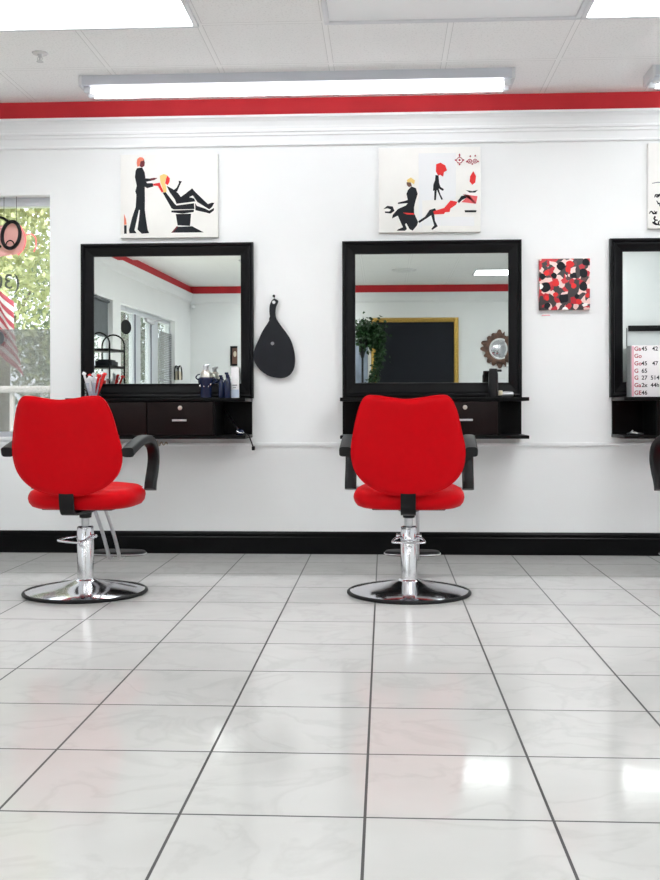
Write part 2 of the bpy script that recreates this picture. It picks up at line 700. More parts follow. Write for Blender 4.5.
b = B()
b.box(XL - 0.9, XR + TH, YF - TH, W + TH, -0.2, 0.0)
struct(b.done('floor', M['floor'], smooth=False), 'polished white marble tile floor with dark grout lines', 'floor')
b = B()
b.box(XL - 0.9, XR + TH, YF - TH, W + TH, CEIL, CEIL + 0.25)
struct(b.done('ceiling', M['ceiling'], smooth=False), 'white speckled acoustic tile ceiling on a thin grid', 'ceiling')

b = B()
b.box(WX1, XR + TH, W, W + TH, 0, CEIL)
b.box(XL - 0.9, WX0, W, W + TH, 0, CEIL)
b.box(WX0, WX1, W, W + TH, 0, WZ0)
b.box(WX0, WX1, W, W + TH, WZ1, CEIL)
struct(b.done('wall_back', M['wall'], smooth=False), 'white wall carrying the three black mirrors', 'wall')

# left wall with two openings (seen in the left mirror)
A1, A0 = skewed(113), skewed(113) + 1.7     # window
D1, D0 = skewed(121), skewed(175)           # glazed door
DZ = 2.13
b = B()
b.box(XL - TH, XL, A0, W + 0.5, 0, CEIL)
b.box(XL - TH, XL, A1, A0, 0, 0.7)
b.box(XL - TH, XL, A1, A0, DZ, CEIL)
b.box(XL - TH, XL, D1, A1, 0, CEIL)
b.box(XL - TH, XL, D0, D1, DZ, CEIL)
b.box(XL - TH, XL, YF - TH, D0, 0, CEIL)
struct(b.done('wall_left', M['wall'], smooth=False), 'white wall with glazed door and window', 'wall')
b = B()
b.box(XL - TH, XR + TH, YF - TH, YF, 0, CEIL)
struct(b.done('wall_front', M['wall'], smooth=False), 'white wall facing the mirrors', 'wall')
b = B()
b.box(XR, XR + TH, YF, W, 0, CEIL)
struct(b.done('wall_right', M['wall'], smooth=False), 'plain white side wall', 'wall')
PY1 = 1.3
b = B()
b.box(2.3, XR, PY1 - 0.12, PY1, 0, CEIL)
struct(b.done('wall_partition', M['wall'], smooth=False), 'white partition wall reflected in the right mirror', 'wall')

# red band, crown moulding, chair rail, baseboards
CROWN_T = 2.625
crown = [(0, 0), (0.062, 0), (0.062, 0.014), (0.052, 0.020), (0.040, 0.034), (0.030, 0.060), (0.026, 0.078), (0.034, 0.082),
         (0.034, 0.094), (0.024, 0.098), (0.024, 0.112), (0.016, 0.118), (0.012, 0.150), (0.012, 0.160), (0.018, 0.164), (0.018, 0.172), (0, 0.176)]


def run_y(poly, x0, x1, y, sgn):      # profile poly (depth out of wall, drop) along X; wall at y
    return lambda b_: b_.rings([[(x, y - sgn * d, CROWN_T - h) for d, h in poly] for x in (x0, x1)])


b = B()
run_y(crown, XL - 0.6, XR, W, 1)(b)
struct(b.done('trim_1', M['trim'], smooth=False), 'white stepped crown moulding under the red band', 'trim')
b = B()
b.box(XL - 0.6, XR, W - 0.006, W, CROWN_T, CEIL)
struct(b.done('trim_2', M['redband'], smooth=False), 'red painted band along top of mirror wall', 'trim')
b = B()
zr = at(300, 444, Y=W).z
b.box(XL, XR, W - 0.014, W, zr - 0.011, zr + 0.011, 0.004)
struct(b.done('trim_3', M['trim']), 'thin white rail running under the styling stations', 'trim')
base_prof = [(0, 0), (0.016, 0), (0.016, 0.098), (0.012, 0.104), (0.015, 0.112), (0.015, 0.122), (0.008, 0.132), (0, 0.134)]
b = B()
b.rings([[(x, W - d, z) for d, z in base_prof] for x in (XL - 0.6, XR)])
struct(b.done('baseboard_back', M['basebd'], smooth=False), 'glossy black baseboard under the mirrors', 'baseboard')
b = B()
run_y([(0, 0), (0.05, 0), (0.03, 0.06), (0.02, 0.12), (0, 0.15)], XL, XR, YF, -1)(b)
struct(b.done('trim_4', M['trim'], smooth=False), 'white crown moulding on the wall facing the mirrors', 'trim')
b = B()
b.box(XL, XR, YF, YF + 0.006, CROWN_T, CEIL)
struct(b.done('trim_5', M['redband'], smooth=False), 'red band over the wall facing the mirrors', 'trim')
b = B()
b.box(XL, XL + 0.006, YF, W, CROWN_T, CEIL)
struct(b.done('trim_6', M['redband'], smooth=False), 'red band over the glazed door wall', 'trim')
b = B()
b.rings([[(XL + d, y, CROWN_T - h) for d, h in ((0, 0), (0.05, 0), (0.03, 0.06), (0.02, 0.12), (0, 0.15))] for y in (YF, W)])
struct(b.done('trim_7', M['trim'], smooth=False), 'white crown moulding over the glazed door', 'trim')
b = B()
b.box(XL, XR, YF, YF + 0.015, 0, 0.13)
struct(b.done('baseboard_front', M['basebd'], smooth=False), 'black baseboard under the gold framed board', 'baseboard')
b = B()
b.box(XL, XL + 0.015, A0 - 1.7, W, 0, 0.13)
struct(b.done('baseboard_left', M['basebd'], smooth=False), 'black baseboard under the side window', 'baseboard')

# window beside the mirrors
GY0 = W + 0.10
b = B()
b.box(WX0, WX1, GY0 - 0.02, GY0 + 0.04, WZ1 - 0.055, WZ1, 0.004)
b.box(WX0, WX0 + 0.05, GY0 - 0.02, GY0 + 0.04, WZ0, WZ1 - 0.055)
b.box(WX1 - 0.012, WX1, GY0 - 0.02, GY0 + 0.04, WZ0, WZ1 - 0.055)
b.box(WX0, WX1, GY0 - 0.02, GY0 + 0.04, WZ0, WZ0 + 0.03)
win = struct(b.done('window_1', M['alu']), 'tall shop window beside the left mirror', 'window')
b = B()
b.box(WX0 + 0.05, WX1 - 0.012, GY0 + 0.004, GY0 + 0.008, WZ0 + 0.03, WZ1 - 0.055)
b.done('glass', M['glass'], win, smooth=False)
zs = at(25, 329, Y=GY0).z
b = B()
b.box(WX0 + 0.05, WX1 - 0.012, GY0 + 0.018, GY0 + 0.022, WZ0 + 0.03, zs)
b.done('insect_screen', M['screen'], win, smooth=False)
b = B()
b.box(WX0 - 0.02, WX1 + 0.005, W - 0.02, W + 0.08, WZ0 - 0.02, WZ0, 0.004)
b.done('sill', M['trim'], win)

# window in the left wall with dark roller blind
b = B()
gx = XL - 0.09
for y0, y1, z0, z1 in ((A1, A0, 2.08, DZ), (A1, A0, 0.7, 0.75), (A1, A1 + 0.05, 0.75, 2.08), (A0 - 0.05, A0, 0.75, 2.08)):
    b.box(gx - 0.03, gx + 0.03, y0, y1, z0, z1)
w2 = struct(b.done('window_2', M['alu']), 'side window with a dark blind pulled half down', 'window')
b = B()
b.box(gx - 0.003, gx + 0.003, A1 + 0.05, A0 - 0.05, 0.75, 2.08)
b.done('glass', M['glass'], w2, smooth=False)
b = B()
b.box(gx + 0.034, gx + 0.040, A1 + 0.03, A0 - 0.03, 1.71, 2.10)
b.tube([(gx + 0.05, A1 + 0.03, 2.11), (gx + 0.05, A0 - 0.03, 2.11)], 0.018)
b.box(gx + 0.030, gx + 0.044, A1 + 0.03, A0 - 0.03, 1.695, 1.715)
b.done('roller_blind', M['blind'], w2)

# glazed door in the left wall
gx = XL - 0.10
ys = [D1] + [skewed(v_, 0.10) for v_ in (131, 138.4, 147.3, 156, 169)]
b = B()
b.box(gx - 0.03, gx + 0.03, D0, D1, DZ - 0.06, DZ)
b.box(gx - 0.03, gx + 0.03, D1 - 0.04, D1, 0, DZ - 0.06)
b.box(gx - 0.03, gx + 0.03, D0, D0 + 0.06, 0, DZ - 0.06)
for a, c in ((ys[1], ys[2]), (ys[3], ys[4])):
    b.box(gx - 0.03, gx + 0.03, c, a, 0, DZ - 0.06, 0.004)
b.box(gx - 0.03, gx + 0.03, D0 + 0.06, D1 - 0.04, 0, 0.12)
door = struct(b.done('door_1', M['alu']), 'white framed glazed shop door and side lights', 'door')
for a in (ys[1] - 0.05, ys[3] - 0.05):
    b = B()
    b.box(gx + 0.030, gx + 0.036, a - 0.035, a, 0.12, DZ - 0.06)
    b.done('gasket', M['gasket'], door, smooth=False)
b = B()
b.box(gx - 0.003, gx + 0.003, D0 + 0.06, D1 - 0.04, 0.12, DZ - 0.06)
b.done('glass', M['glass'], door, smooth=False)
b = B()
for i in range(70):
    z = 0.2 + i * 0.025
    b.box(gx + 0.034, gx + 0.052, ys[5] + 0.02, ys[4] - 0.02, z, z + 0.016)
b.done('slat_blind', M['slats'], door, smooth=False)
b = B()
b.box(gx + 0.034, gx + 0.085, ys[3] - 0.1, ys[3] + 0.32, DZ - 0.13, DZ - 0.07, 0.008)
b.tube([(gx + 0.07, ys[3], DZ - 0.09), (gx + 0.14, ys[3] - 0.25, DZ - 0.06), (gx + 0.03, ys[3] - 0.5, DZ - 0.04)], 0.01)
b.done('door_closer', M['steel'], door)
b = B()
b.tube([(gx + 0.03, ys[2] - 0.06, 0.95), (gx + 0.075, ys[2] - 0.06, 0.97), (gx + 0.075, ys[2] - 0.06, 1.22), (gx + 0.03, ys[2] - 0.06, 1.24)], 0.01)
b.done('handle', M['steel'], door)
p = Vector((gx, skewed(126, 0.03), 1.87))
b = B()
mx = Matrix.Translation((gx + 0.07, p.y, p.z)) @ Matrix.Rotation(R(28), 4, 'Z') @ Matrix.Rotation(PI / 2, 4, 'Y')
b.lathe([(0.02, -0.004), (0.088, -0.004), (0.09, 0), (0.088, 0.004), (0.02, 0.004)], 32, mx=mx)
ds = thing('door_sign', 'round dark sign hanging in the glazed door, reflected in left mirror', 'sign', (0, 0, 0))
b.done('disc', M['plastic'], ds)
b = B()
b.tube([(gx + 0.07, p.y, p.z + 0.086), (gx + 0.07, p.y, DZ)], 0.0025, 6)
b.done('cord', M['steel'], ds)

for nm in ('wall_left', 'window_2', 'door_1', 'door_sign', 'trim_6', 'trim_7', 'baseboard_left'):
    bpy.data.objects[nm].matrix_world = TURN @ bpy.data.objects[nm].matrix_world

# ------------------------------------------------------------------ outdoors
b = B()
b.box(-30, 30, W + TH, 40, -0.35, -0.12)
b.box(-30, XL - TH, -20, W + TH, -0.35, -0.12)
struct(b.done('ground', M['grassm'], smooth=False), 'grass outside the shop windows', 'ground')
b = B()
b.box(-14, -2, W + TH, W + TH + 1.5, -0.3, -0.06)
b.box(-5, XL - TH, -8, W + TH, -0.3, -0.06)
struct(b.done('pavement', M['paving'], smooth=False), 'pale pavement outside the windows', 'pavement')


def tree(name, label, c, h, rad, n, m, seed, leaf=0.12, group='trees outside the windows', low=0.3):
    rn = random.Random(seed)
    t = thing(name, label, 'tree', c, 0, group)
    b = B()
    b.tube(spline([(0, 0, -0.15), (0.06, 0.02, h * 0.35), (-0.05, 0.03, h * 0.6), (0.02, 0, h * 0.85)]),
           [0.16 - 0.12 * i / 24 for i in range(25)], 9)
    for k in range(7):
        a = rn.random() * 6.28
        z = h * (0.35 + 0.07 * k)
        b.tube(spline([(0, 0, z), (math.cos(a) * rad * 0.35, math.sin(a) * rad * 0.35, z + 0.3), (math.cos(a) * rad * 0.75, math.sin(a) * rad * 0.75, z + 0.8)], 5),
               [0.05 - 0.004 * i for i in range(11)], 7)
    b.done('trunk', M['bark'], t)
    bm = bmesh.new()
    clumps = [(rn.gauss(0, rad * 0.45), rn.gauss(0, rad * 0.45), h * (low + (1 - low) * rn.random())) for _ in range(46)]
    for i in range(n):
        cx, cy, cz = clumps[i % len(clumps)]
        o = Vector((cx + rn.gauss(0, rad * 0.22), cy + rn.gauss(0, rad * 0.22), max(0.1, cz + rn.gauss(0, rad * 0.2))))
        d = Vector((rn.gauss(0, 1), rn.gauss(0, 1), rn.gauss(0, 1) - 0.3)).normalized()
        s_ = d.orthogonal().normalized()
        s_.rotate(Matrix.Rotation(rn.random() * 6.28, 3, d))
        L_ = leaf * (0.6 + 0.8 * rn.random())
        up = d.cross(s_) * L_ * 0.08
        vs = [bm.verts.new(q) for q in (o, o + d * L_ * 0.5 + s_ * L_ * 0.28 + up, o + d * L_, o + d * L_ * 0.5 - s_ * L_ * 0.28 + up)]
        bm.faces.new(vs)
    me = bpy.data.meshes.new('foliage')
    bm.to_mesh(me)
    bm.free()
    me.materials.append(m)
    f = bpy.data.objects.new('foliage', me)
    COL.objects.link(f)
    f.parent = t
    return t


tree('leafy_tree', 'sunlit yellow green tree filling the top of the shop window', (-4.3, W + 5.0, -0.1), 4.8, 1.5, 22000, M['treeleaf'], 3, leaf=0.085, low=0.38)
tree('leafy_tree', 'darker green tree low behind the window screen', (-5.2, W + 11.0, -0.1), 3.4, 1.7, 12000, M['treeleaf2'], 4, leaf=0.10, low=0.1)
tree('leafy_tree', 'pale tree beyond the glazed door, reflected in left mirror', (-5.3, -8.6, -0.1), 4.2, 1.5, 9000, M['treeleaf2'], 5, low=0.15)

# railing outside the shop window
t = thing('porch_railing', 'white porch railing outside the shop window', 'railing', (0, W + 1.2, 0))
zt = at(20, 386, Y=W + 1.2).z
b = B()
b.box(-6, -2.2, -0.03, 0.03, zt - 0.05, zt, 0.006)
b.done('top_rail', M['railing'], t)
b = B()
b.box(-6, -2.2, -0.02, 0.02, 0.12, 0.17)
b.done('bottom_rail', M['railing'], t)
for i in range(34):
    x = -5.95 + i * 0.112
    b = B()
    b.box(x - 0.014, x + 0.014, -0.014, 0.014, 0.17 if i % 11 else -0.12, zt - 0.05)
    b.done('baluster', M['railing'], t, smooth=False)

# flag outside
t = thing('flag', 'red and white striped flag draped outside the shop window', 'flag', (0, 0, 0))
fy = W + 0.75
c0, c1, c2, c3 = at(-37, 241, Y=fy), at(13, 303, Y=fy), at(22.5, 378, Y=fy), at(-28, 316, Y=fy)
bm = bmesh.new()
uvl = bm.loops.layers.uv.new()
NU, NV = 22, 16
gridv = []
for i in range(NU + 1):
    row = []
    for j in range(NV + 1):
        u, v = i / NU, j / NV
        p = (c3 * (1 - v) + c0 * v) * (1 - u) + (c2 * (1 - v) + c1 * v) * u
        p = p + Vector((0, 0.05 * math.sin(u * 9 + v * 4), 0.015 * math.sin(u * 7)))
        row.append((bm.verts.new(p), (u, v)))
    gridv.append(row)
for i in range(NU):
    for j in range(NV):
        q = (gridv[i][j], gridv[i + 1][j], gridv[i + 1][j + 1], gridv[i][j + 1])
        f = bm.faces.new([a for a, _ in q])
        for lp, (_, uv) in zip(f.loops, q):
            lp[uvl].uv = uv
me = bpy.data.meshes.new('cloth')
bm.to_mesh(me)
bm.free()
me.materials.append(M['flag'])
for pl in me.polygons:
    pl.use_smooth = True
fl = bpy.data.objects.new('cloth', me)
COL.objects.link(fl)
fl.parent = t
sm = fl.modifiers.new('thickness', 'SOLIDIFY')
sm.thickness = 0.003
b = B()
pa, pb = c3 + (c3 - c0) * 1.2, c0 + (c0 - c3) * 0.1
pa, pb = c3, c0
b.tube([Vector((pa.x, pa.y, -0.1)), Vector((pb.x, pb.y, pb.z + 0.1))], 0.012)
b.done('pole', M['steel'], t)

# ------------------------------------------------------------------ sign and lettering in the window
sy = W + 0.045
t = thing('neon_sign', 'black oval tube sign with painted pink glow hanging in the shop window', 'sign', (0, 0, 0))
c = at(11, 235, Y=sy)
k = 6.3 / 1040
ring = [Vector((c.x + math.cos(a) * 10.2 * k * 0.9 + math.sin(a) * 1.2 * k, sy, c.z + math.sin(a) * 13.6 * k)) for a in [2 * PI * i / 40 for i in range(40)]]
b = B()
b.tube(ring, 0.0115, 10, closed=True)
b.done('oval_tube', M['plastic'], t)
b = B()
b.tube(spline([at(-46, 232, Y=sy), at(-30, 222, Y=sy), at(-12, 216.5, Y=sy), at(1, 217.5, Y=sy), at(9, 222, Y=sy)]), 0.0085)
b.tube(spline([at(5.5, 247, Y=sy + 0.002), at(7, 242, Y=sy + 0.002), at(10.5, 240.5, Y=sy + 0.002), at(13.5, 242.5, Y=sy + 0.002), at(14.5, 247, Y=sy + 0.002)]), 0.004)
b.tube(spline([at(-46, 232, Y=sy), at(-48, 243, Y=sy), at(-30, 252, Y=sy), at(-10, 250, Y=sy), at(1, 246, Y=sy)]), 0.0085)
b.done('border_tube', M['plastic'], t)
b = B()
poly = smooth_loop([((q.x), (q.z)) for q in [at(x, y, Y=sy + 0.03) for x, y in ((-40, 228), (0, 226), (12, 222), (23, 232), (25, 245), (20, 253), (5, 256), (-20, 258), (-42, 252))]], 5)
b.prism(poly, lambda u, v, d: (u, d, v), sy + 0.024, sy + 0.028)
b.done('pink_glow', M['neonglow'], t, smooth=False)
b = B()
b.tube(spline([at(26, 235, Y=sy + 0.03), at(31, 234, Y=sy + 0.03), at(35.5, 238, Y=sy + 0.03), at(36, 246, Y=sy + 0.03), at(34, 252, Y=sy + 0.03)]), 0.004)
b.tube(spline([at(20, 226, Y=sy + 0.03), at(25, 236, Y=sy + 0.03), at(24, 247, Y=sy + 0.03), at(18, 255, Y=sy + 0.03)]), 0.006)
b.done('neon_tube', M['neon'], t)
for wx, wy in ((4, 219), (16.5, 224), (-40, 228)):
    b = B()
    b.tube([at(wx, wy, Y=sy), at(wx, 190, Y=sy)], 0.0016, 6)
    b.done('hanging_wire', M['plastic'], t)

cu = bpy.data.curves.new('phone_lettering', 'FONT')
cu.body = '(30'
cu.size = 0.130
cu.extrude = 0.0006
cu.space_character = 1.02
cu.materials.append(M['vinyltext'])
lt = text_mesh('phone_lettering', cu)
q = at(20.5, 288.5, Y=GY0)
lt.location = (q.x, GY0 - 0.001, q.z)
lt.rotation_euler = (PI / 2, 0, PI)
tag(lt, 'grey phone number lettering stuck on the shop window, seen reversed', 'lettering')

t = thing('window_disc', 'round dark sign at the edge of the window beside the flag', 'sign', (0, 0, 0))
q = at(-4, 338, Y=GY0 - 0.02)
b = B()
b.lathe([(0.01, -0.003), (0.05, -0.003), (0.052, 0), (0.05, 0.003), (0.01, 0.003)], 32,
        mx=Matrix.Translation(q) @ Matrix.Rotation(PI / 2, 4, 'X'))
b.done('disc', M['blind'], t)
b = B()
b.lathe([(0.003, 0), (0.012, 0), (0.012, 0.010), (0.003, 0.012)], 16, mx=Matrix.Translation(q) @ Matrix.Rotation(-PI / 2, 4, 'X'))
b.done('suction_cup', M['rubber'], t)

# ------------------------------------------------------------------ ceiling things
def troffer(x0, y1, label, lit, group=None, length=1.22):
    x1, y0 = x0 + length, y1 - 0.61
    t = thing('ceiling_light', label, 'ceiling light', ((x0 + x1) / 2, (y0 + y1) / 2, CEIL), 0, group)
    w, d, f = length / 2, 0.305, 0.026
    b = B()
    for a in ((-w, w, -d, -d + f), (-w, w, d - f, d), (-w, -w + f, -d + f, d - f), (w - f, w, -d + f, d - f)):
        b.box(*a, -0.018, 0.0, 0.004)
    b.done('frame', M['tframe'], t)
    b = B()
    b.box(-w + f, w - f, -d + f, d - f, -0.007, -0.001)
    b.done('diffuser', (M['lit'] if y1 > 4.5 else M['litroom']) if lit else M['unlit'], t, smooth=False)
    return t


G = 'ceiling light panels'
troffer(GX - 2 * 0.61 - 1.22, GY, 'lit ceiling panel over the left chair, near the sprinkler', True, G)
troffer(GX - 0.61, GY, 'unlit greyish ceiling panel above the middle chair', False, G)
troffer(GX + 0.61, GY, 'lit ceiling panel over the right side, beside the unlit panel', True, G)
troffer(GX + 0.42, GY - 0.61 * 4 - 0.1, 'lit ceiling panel in mid room, before the middle mirror', True, G)
troffer(GX + 0.42 + 1.4, GY - 0.61 * 4 - 0.1, 'short lit ceiling panel in mid room on the partition side', True, G, 0.61)
troffer(GX - 0.61 * 3 - 0.4, GY - 0.61 * 6, 'lit ceiling panel in mid room between the camera and left mirror', True, G)
troffer(GX - 0.61 * 3 - 0.28, GY - 0.61 * 9, 'added fill light panel in the ceiling behind the viewer, nearer the mirrors of the two', True, G)  # unseen panel, added to brighten the room
troffer(GX - 0.61 * 3 - 0.38, GY - 0.61 * 12, 'added fill light panel in the ceiling behind the viewer, nearest the gold framed board', True, G)  # second unseen panel, also added only for extra light
troffer(GX + 1.5 * 0.61 - 0.02, GY - 0.61 * 11 + 0.16, 'lit ceiling panel reflected in the middle mirror', True, G)
b = B()
q = mirrored(404, 270.4, Y=None, X=0.27) if False else Vector((0.27, -1.58, CEIL))
b.lathe([(0.02, 0), (0.17, 0), (0.165, -0.012), (0.11, -0.014), (0.10, -0.028), (0.05, -0.03), (0.02, -0.035)], 36)
v = b.done('ceiling_vent', M['whiteplastic'], loc=q)
tag(v, 'round white ceiling vent reflected in the middle mirror', 'vent')


def strip_fixture(px0, px1, label):
    yc = 5.84
    a = at(px0, 80, Z=CEIL)
    x0 = at(px0, 76.4, Y=5.75).x
    x1 = x0 + 2.42
    t = thing('strip_light', label, 'ceiling light', ((x0 + x1) / 2, yc, CEIL), 0, 'fluorescent strip lights')
    L = (x1 - x0) / 2
    b = B()
    b.rings([[(x, y, z) for y, z in ((-0.10, 0.002), (-0.10, -0.053), (-0.085, -0.054), (-0.03, -0.044), (0.03, -0.044), (0.085, -0.054), (0.10, -0.053), (0.10, 0.002))] for x in (-L, L)])
    b.box(L * 0.32, L * 0.32 + 0.01, -0.102, -0.098, -0.05, -0.01)
    b.done('housing', M['fixture'], t, smooth=False)
    for y in (-0.048, 0.048):
        for xa, xb in ((-L + 0.05, -0.002), (0.002, L - 0.05)):
            b = B()
            b.tube([(xa, y, -0.072), (xb, y, -0.072)], 0.0135, 16)
            b.done('tube', M['tube'], t)
    for s_ in (-1, 1):
        b = B()
        b.box(s_ * (L - 0.006) - 0.009, s_ * (L - 0.006) + 0.009, -0.102, 0.102, -0.060, 0.001, 0.003)
        for y in (-0.048, 0.048):
            b.box(s_ * (L - 0.035) - 0.02, s_ * (L - 0.035) + 0.02, y - 0.017, y + 0.017, -0.084, -0.05, 0.006)
        b.done('end_bracket', M['tframe'], t)
    return t


strip_fixture(79.5, 514, 'long twin tube fluorescent strip over the left and middle mirrors')
strip_fixture(652.5, 1090, 'twin tube fluorescent strip at the right edge, over the right mirror')

q = at(40, 53, Z=CEIL)
t = thing('sprinkler', 'small metal fire sprinkler in the ceiling near the left light panel', 'sprinkler', q)
b = B()
b.lathe([(0.005, 0), (0.042, 0), (0.038, -0.006), (0.014, -0.010), (0.012, -0.014)], 24)
b.done('escutcheon', M['steel'], t)
b = B()
b.lathe([(0.008, -0.010), (0.008, -0.022), (0.004, -0.024), (0.004, -0.042), (0.018, -0.044), (0.018, -0.047), (0.003, -0.048)], 16)
b.tube(spline([(0.008, 0, -0.02), (0.014, 0, -0.03), (0.004, 0, -0.043)], 5), 0.002, 6)
b.tube(spline([(-0.008, 0, -0.02), (-0.014, 0, -0.03), (-0.004, 0, -0.043)], 5), 0.002, 6)
b.done('head', M['steel'], t)

# ------------------------------------------------------------------ wall mirrors and stations
SD = 0.335                                   # shelf depth
ZT, ZB = 0.934, 0.699                        # top of the top board, bottom of the bottom board


def rect_frame(b, x0, x1, z0, z1, y, prof, out=-1, low=1.0):
    rings = []
    for d, h in prof:
        rings.append([(x0 + d, y + out * h, z0 + d * low), (x1 - d, y + out * h, z0 + d * low), (x1 - d, y + out * h, z1 - d), (x0 + d, y + out * h, z1 - d)])
    rings.append(rings[0])
    b.rings(rings, False, False)
    bmesh.ops.remove_doubles(b.bm, verts=b.bm.verts[:], dist=1e-6)


FP = [(0, 0), (0, 0.034), (0.004, 0.042), (0.012, 0.045), (0.020, 0.042), (0.024, 0.034), (0.032, 0.034), (0.058, 0.026), (0.068, 0.024),
      (0.072, 0.026), (0.076, 0.022), (0.078, 0.012), (0.078, 0)]


def wall_mirror(x0, x1, ztop, label):
    t = thing('wall_mirror', label, 'mirror', ((x0 + x1) / 2, W, ZT), 0, 'black framed wall mirrors')
    w = (x1 - x0) / 2
    h = ztop - ZT
    b = B()
    rect_frame(b, -w, w, 0.0, h, 0, FP, low=1.17)
    b.done('frame', M['frame'], t, smooth=False)
    b = B()
    i, bv, lo = 0.076, 0.022, 0.090
    rings = [[(-w + i, -0.01395, lo), (w - i, -0.01395, lo), (w - i, -0.01395, h - i), (-w + i, -0.01395, h - i)],
             [(-w + i + bv, -0.014, lo + bv), (w - i - bv, -0.014, lo + bv), (w - i - bv, -0.014, h - i - bv), (-w + i + bv, -0.014, h - i - bv)]]
    b.rings(rings, False, True)
    b.done('mirror_glass', M['mirror'], t, smooth=False)


FY = W - 0.042
mz = at(432, 240, Y=FY).z
mir = [(at(80.3, 320, Y=FY).x, at(253, 320, Y=FY).x), (at(342.3, 320, Y=FY).x, at(522, 320, Y=FY).x)]
mir.append((at(610.5, 320, Y=FY).x, at(610.5, 320, Y=FY).x + 1.045))
wall_mirror(*mir[0], mz, 'black framed wall mirror beside the shop window, reflecting the glazed door')
wall_mirror(*mir[1], mz, 'black framed wall mirror in the middle, reflecting gold framed board')
wall_mirror(*mir[2], mz, 'black framed wall mirror at right edge, behind the white price board')


def station(x0, x1, cuts, label, open_l, open_r):
    """cuts: x of drawer edges; each drawer between two cuts"""
    t = thing('styling_station', label, 'cabinet', ((x0 + x1) / 2, W, ZB), 0, 'wall mounted styling stations')
    cx = (x0 + x1) / 2
    hh = ZT - ZB
    b = B()
    b.box(x0 - cx, x1 - cx, -SD, 0, hh - 0.021, hh, 0.002)
    b.done('top_board', M['blackwood'], t)
    b = B()
    b.box(x0 - cx, x1 - cx, -SD, 0, 0, 0.019, 0.002)
    b.done('bottom_board', M['blackwood'], t)
    b = B()
    b.box(x0 - cx + 0.002, x1 - cx - 0.002, -0.012, 0, 0.019, hh - 0.021)
    b.done('back_panel', M['blackwood'], t, smooth=False)
    for i, c_ in enumerate(cuts):
        b = B()
        b.box(c_ - cx - 0.008, c_ - cx + 0.008, -SD + 0.006, -0.012, 0.019, hh - 0.021, 0.001)
        b.done('divider', M['blackwood'], t, smooth=False)
    for a, c_ in zip(cuts, cuts[1:]):
        d = (a + c_) / 2 - cx
        w = (c_ - a) / 2 - 0.0045
        b = B()
        b.box(d - w + 0.006, d + w - 0.006, -SD + 0.012, -0.03, 0.024, hh - 0.034)
        b.box(d - w, d + w, -SD - 0.004, -SD + 0.012, 0.022, hh - 0.025, 0.0025)
        dr = b.done('drawer', M['espresso'], t)
        b = B()
        zc = 0.107
        b.box(d - 0.042, d + 0.042, -SD - 0.030, -SD - 0.022, zc - 0.006, zc + 0.006, 0.003)
        b.box(d - 0.034, d - 0.026, -SD - 0.024, -SD - 0.003, zc - 0.004, zc + 0.004)
        b.box(d + 0.026, d + 0.034, -SD - 0.024, -SD - 0.003, zc - 0.004, zc + 0.004)
        b.done('handle', M['steel'], dr)
        b = B()
        b.lathe([(0.002, 0.006), (0.006, 0.006), (0.012, 0.005), (0.013, 0), (0.002, 0)], 20,
                mx=Matrix.Translation((d, -SD - 0.004, 0.178)) @ Matrix.Rotation(PI / 2, 4, 'X'))
        b.done('lock', M['dullmetal'], dr)
        dr['label'] = 'dark brown drawer with steel handle and round lock'
    return t


YS = W - SD
fx = lambda px: at(px, 410, Y=YS).x
station(at(82, 410, Y=W).x, at(252.6, 410, Y=W).x, [at(82, 410, Y=W).x + 0.008, fx(147), fx(213.5)],
        'black wall cabinet with brown drawers under the left mirror', 0, 1)
station(at(342.3, 410, Y=W).x, at(521.5, 410, Y=W).x, [fx(362), fx(431.5), fx(498.6)],
        'black wall cabinet under the middle mirror, behind the middle chair', 1, 1)
xr = at(611.3, 410, Y=W).x
station(xr, xr + 1.03, [fx(658.5), fx(658.5) + 0.385, xr + 1.022], 'black wall cabinet under the right mirror, cut by the photo edge', 1, 0)


# ------------------------------------------------------------------ paintings
def painting(px0, px1, py0, py1, label, thick=0.03):
    a, c_ = at(px0, py1, Y=W - thick), at(px1, py0, Y=W - thick)
    w, h = (c_.x - a.x), (c_.z - a.z)
    t = thing('canvas_painting', label, 'painting', ((a.x + c_.x) / 2, W, a.z), 0, 'square canvas paintings above the mirrors')
    b = B()
    b.box(-w / 2, w / 2, -thick, 0.001, 0, h, 0.003)
    b.done('canvas', M['canvas'], t)
    return t, w, h, thick


LAYER = [0]


def paint(t, w, h, thick, frame, polys, mname, part):
    LAYER[0] = (LAYER[0] + 1) % 12
    lift = 0.0006 + 0.00025 * LAYER[0]
    x0, y0, x1, y1 = frame
    names = part if isinstance(part, (list, tuple)) else [part] * len(polys)
    for poly, nm in zip(polys, names):
        b = B()
        pts = [((u - x0) / (x1 - x0) * w - w / 2, (1 - (v - y0) / (y1 - y0)) * h) for u, v in poly]
        b.prism(pts, lambda u, v, d: (u, d, v), -thick - lift, -thick + 0.001)
        b.done(nm, M[mname], t, smooth=False)


def ring_poly(cx, cy, r0, r1, n=14):
    out = [(cx + r1 * math.cos(2 * PI * i / n), cy + r1 * math.sin(2 * PI * i / n)) for i in range(n + 1)]
    inn = [(cx + r0 * math.cos(2 * PI * i / n), cy + r0 * math.sin(2 * PI * i / n)) for i in range(n, -1, -1)]
    return out[:-1] + [(out[-1][0], out[-1][1] + 0.01)] + [(inn[0][0], inn[0][1] + 0.01)] + inn[1:]


def disc_poly(cx, cy, r, n=10):
    return [(cx + r * math.cos(2 * PI * i / n), cy + r * math.sin(2 * PI * i / n)) for i in range(n)]


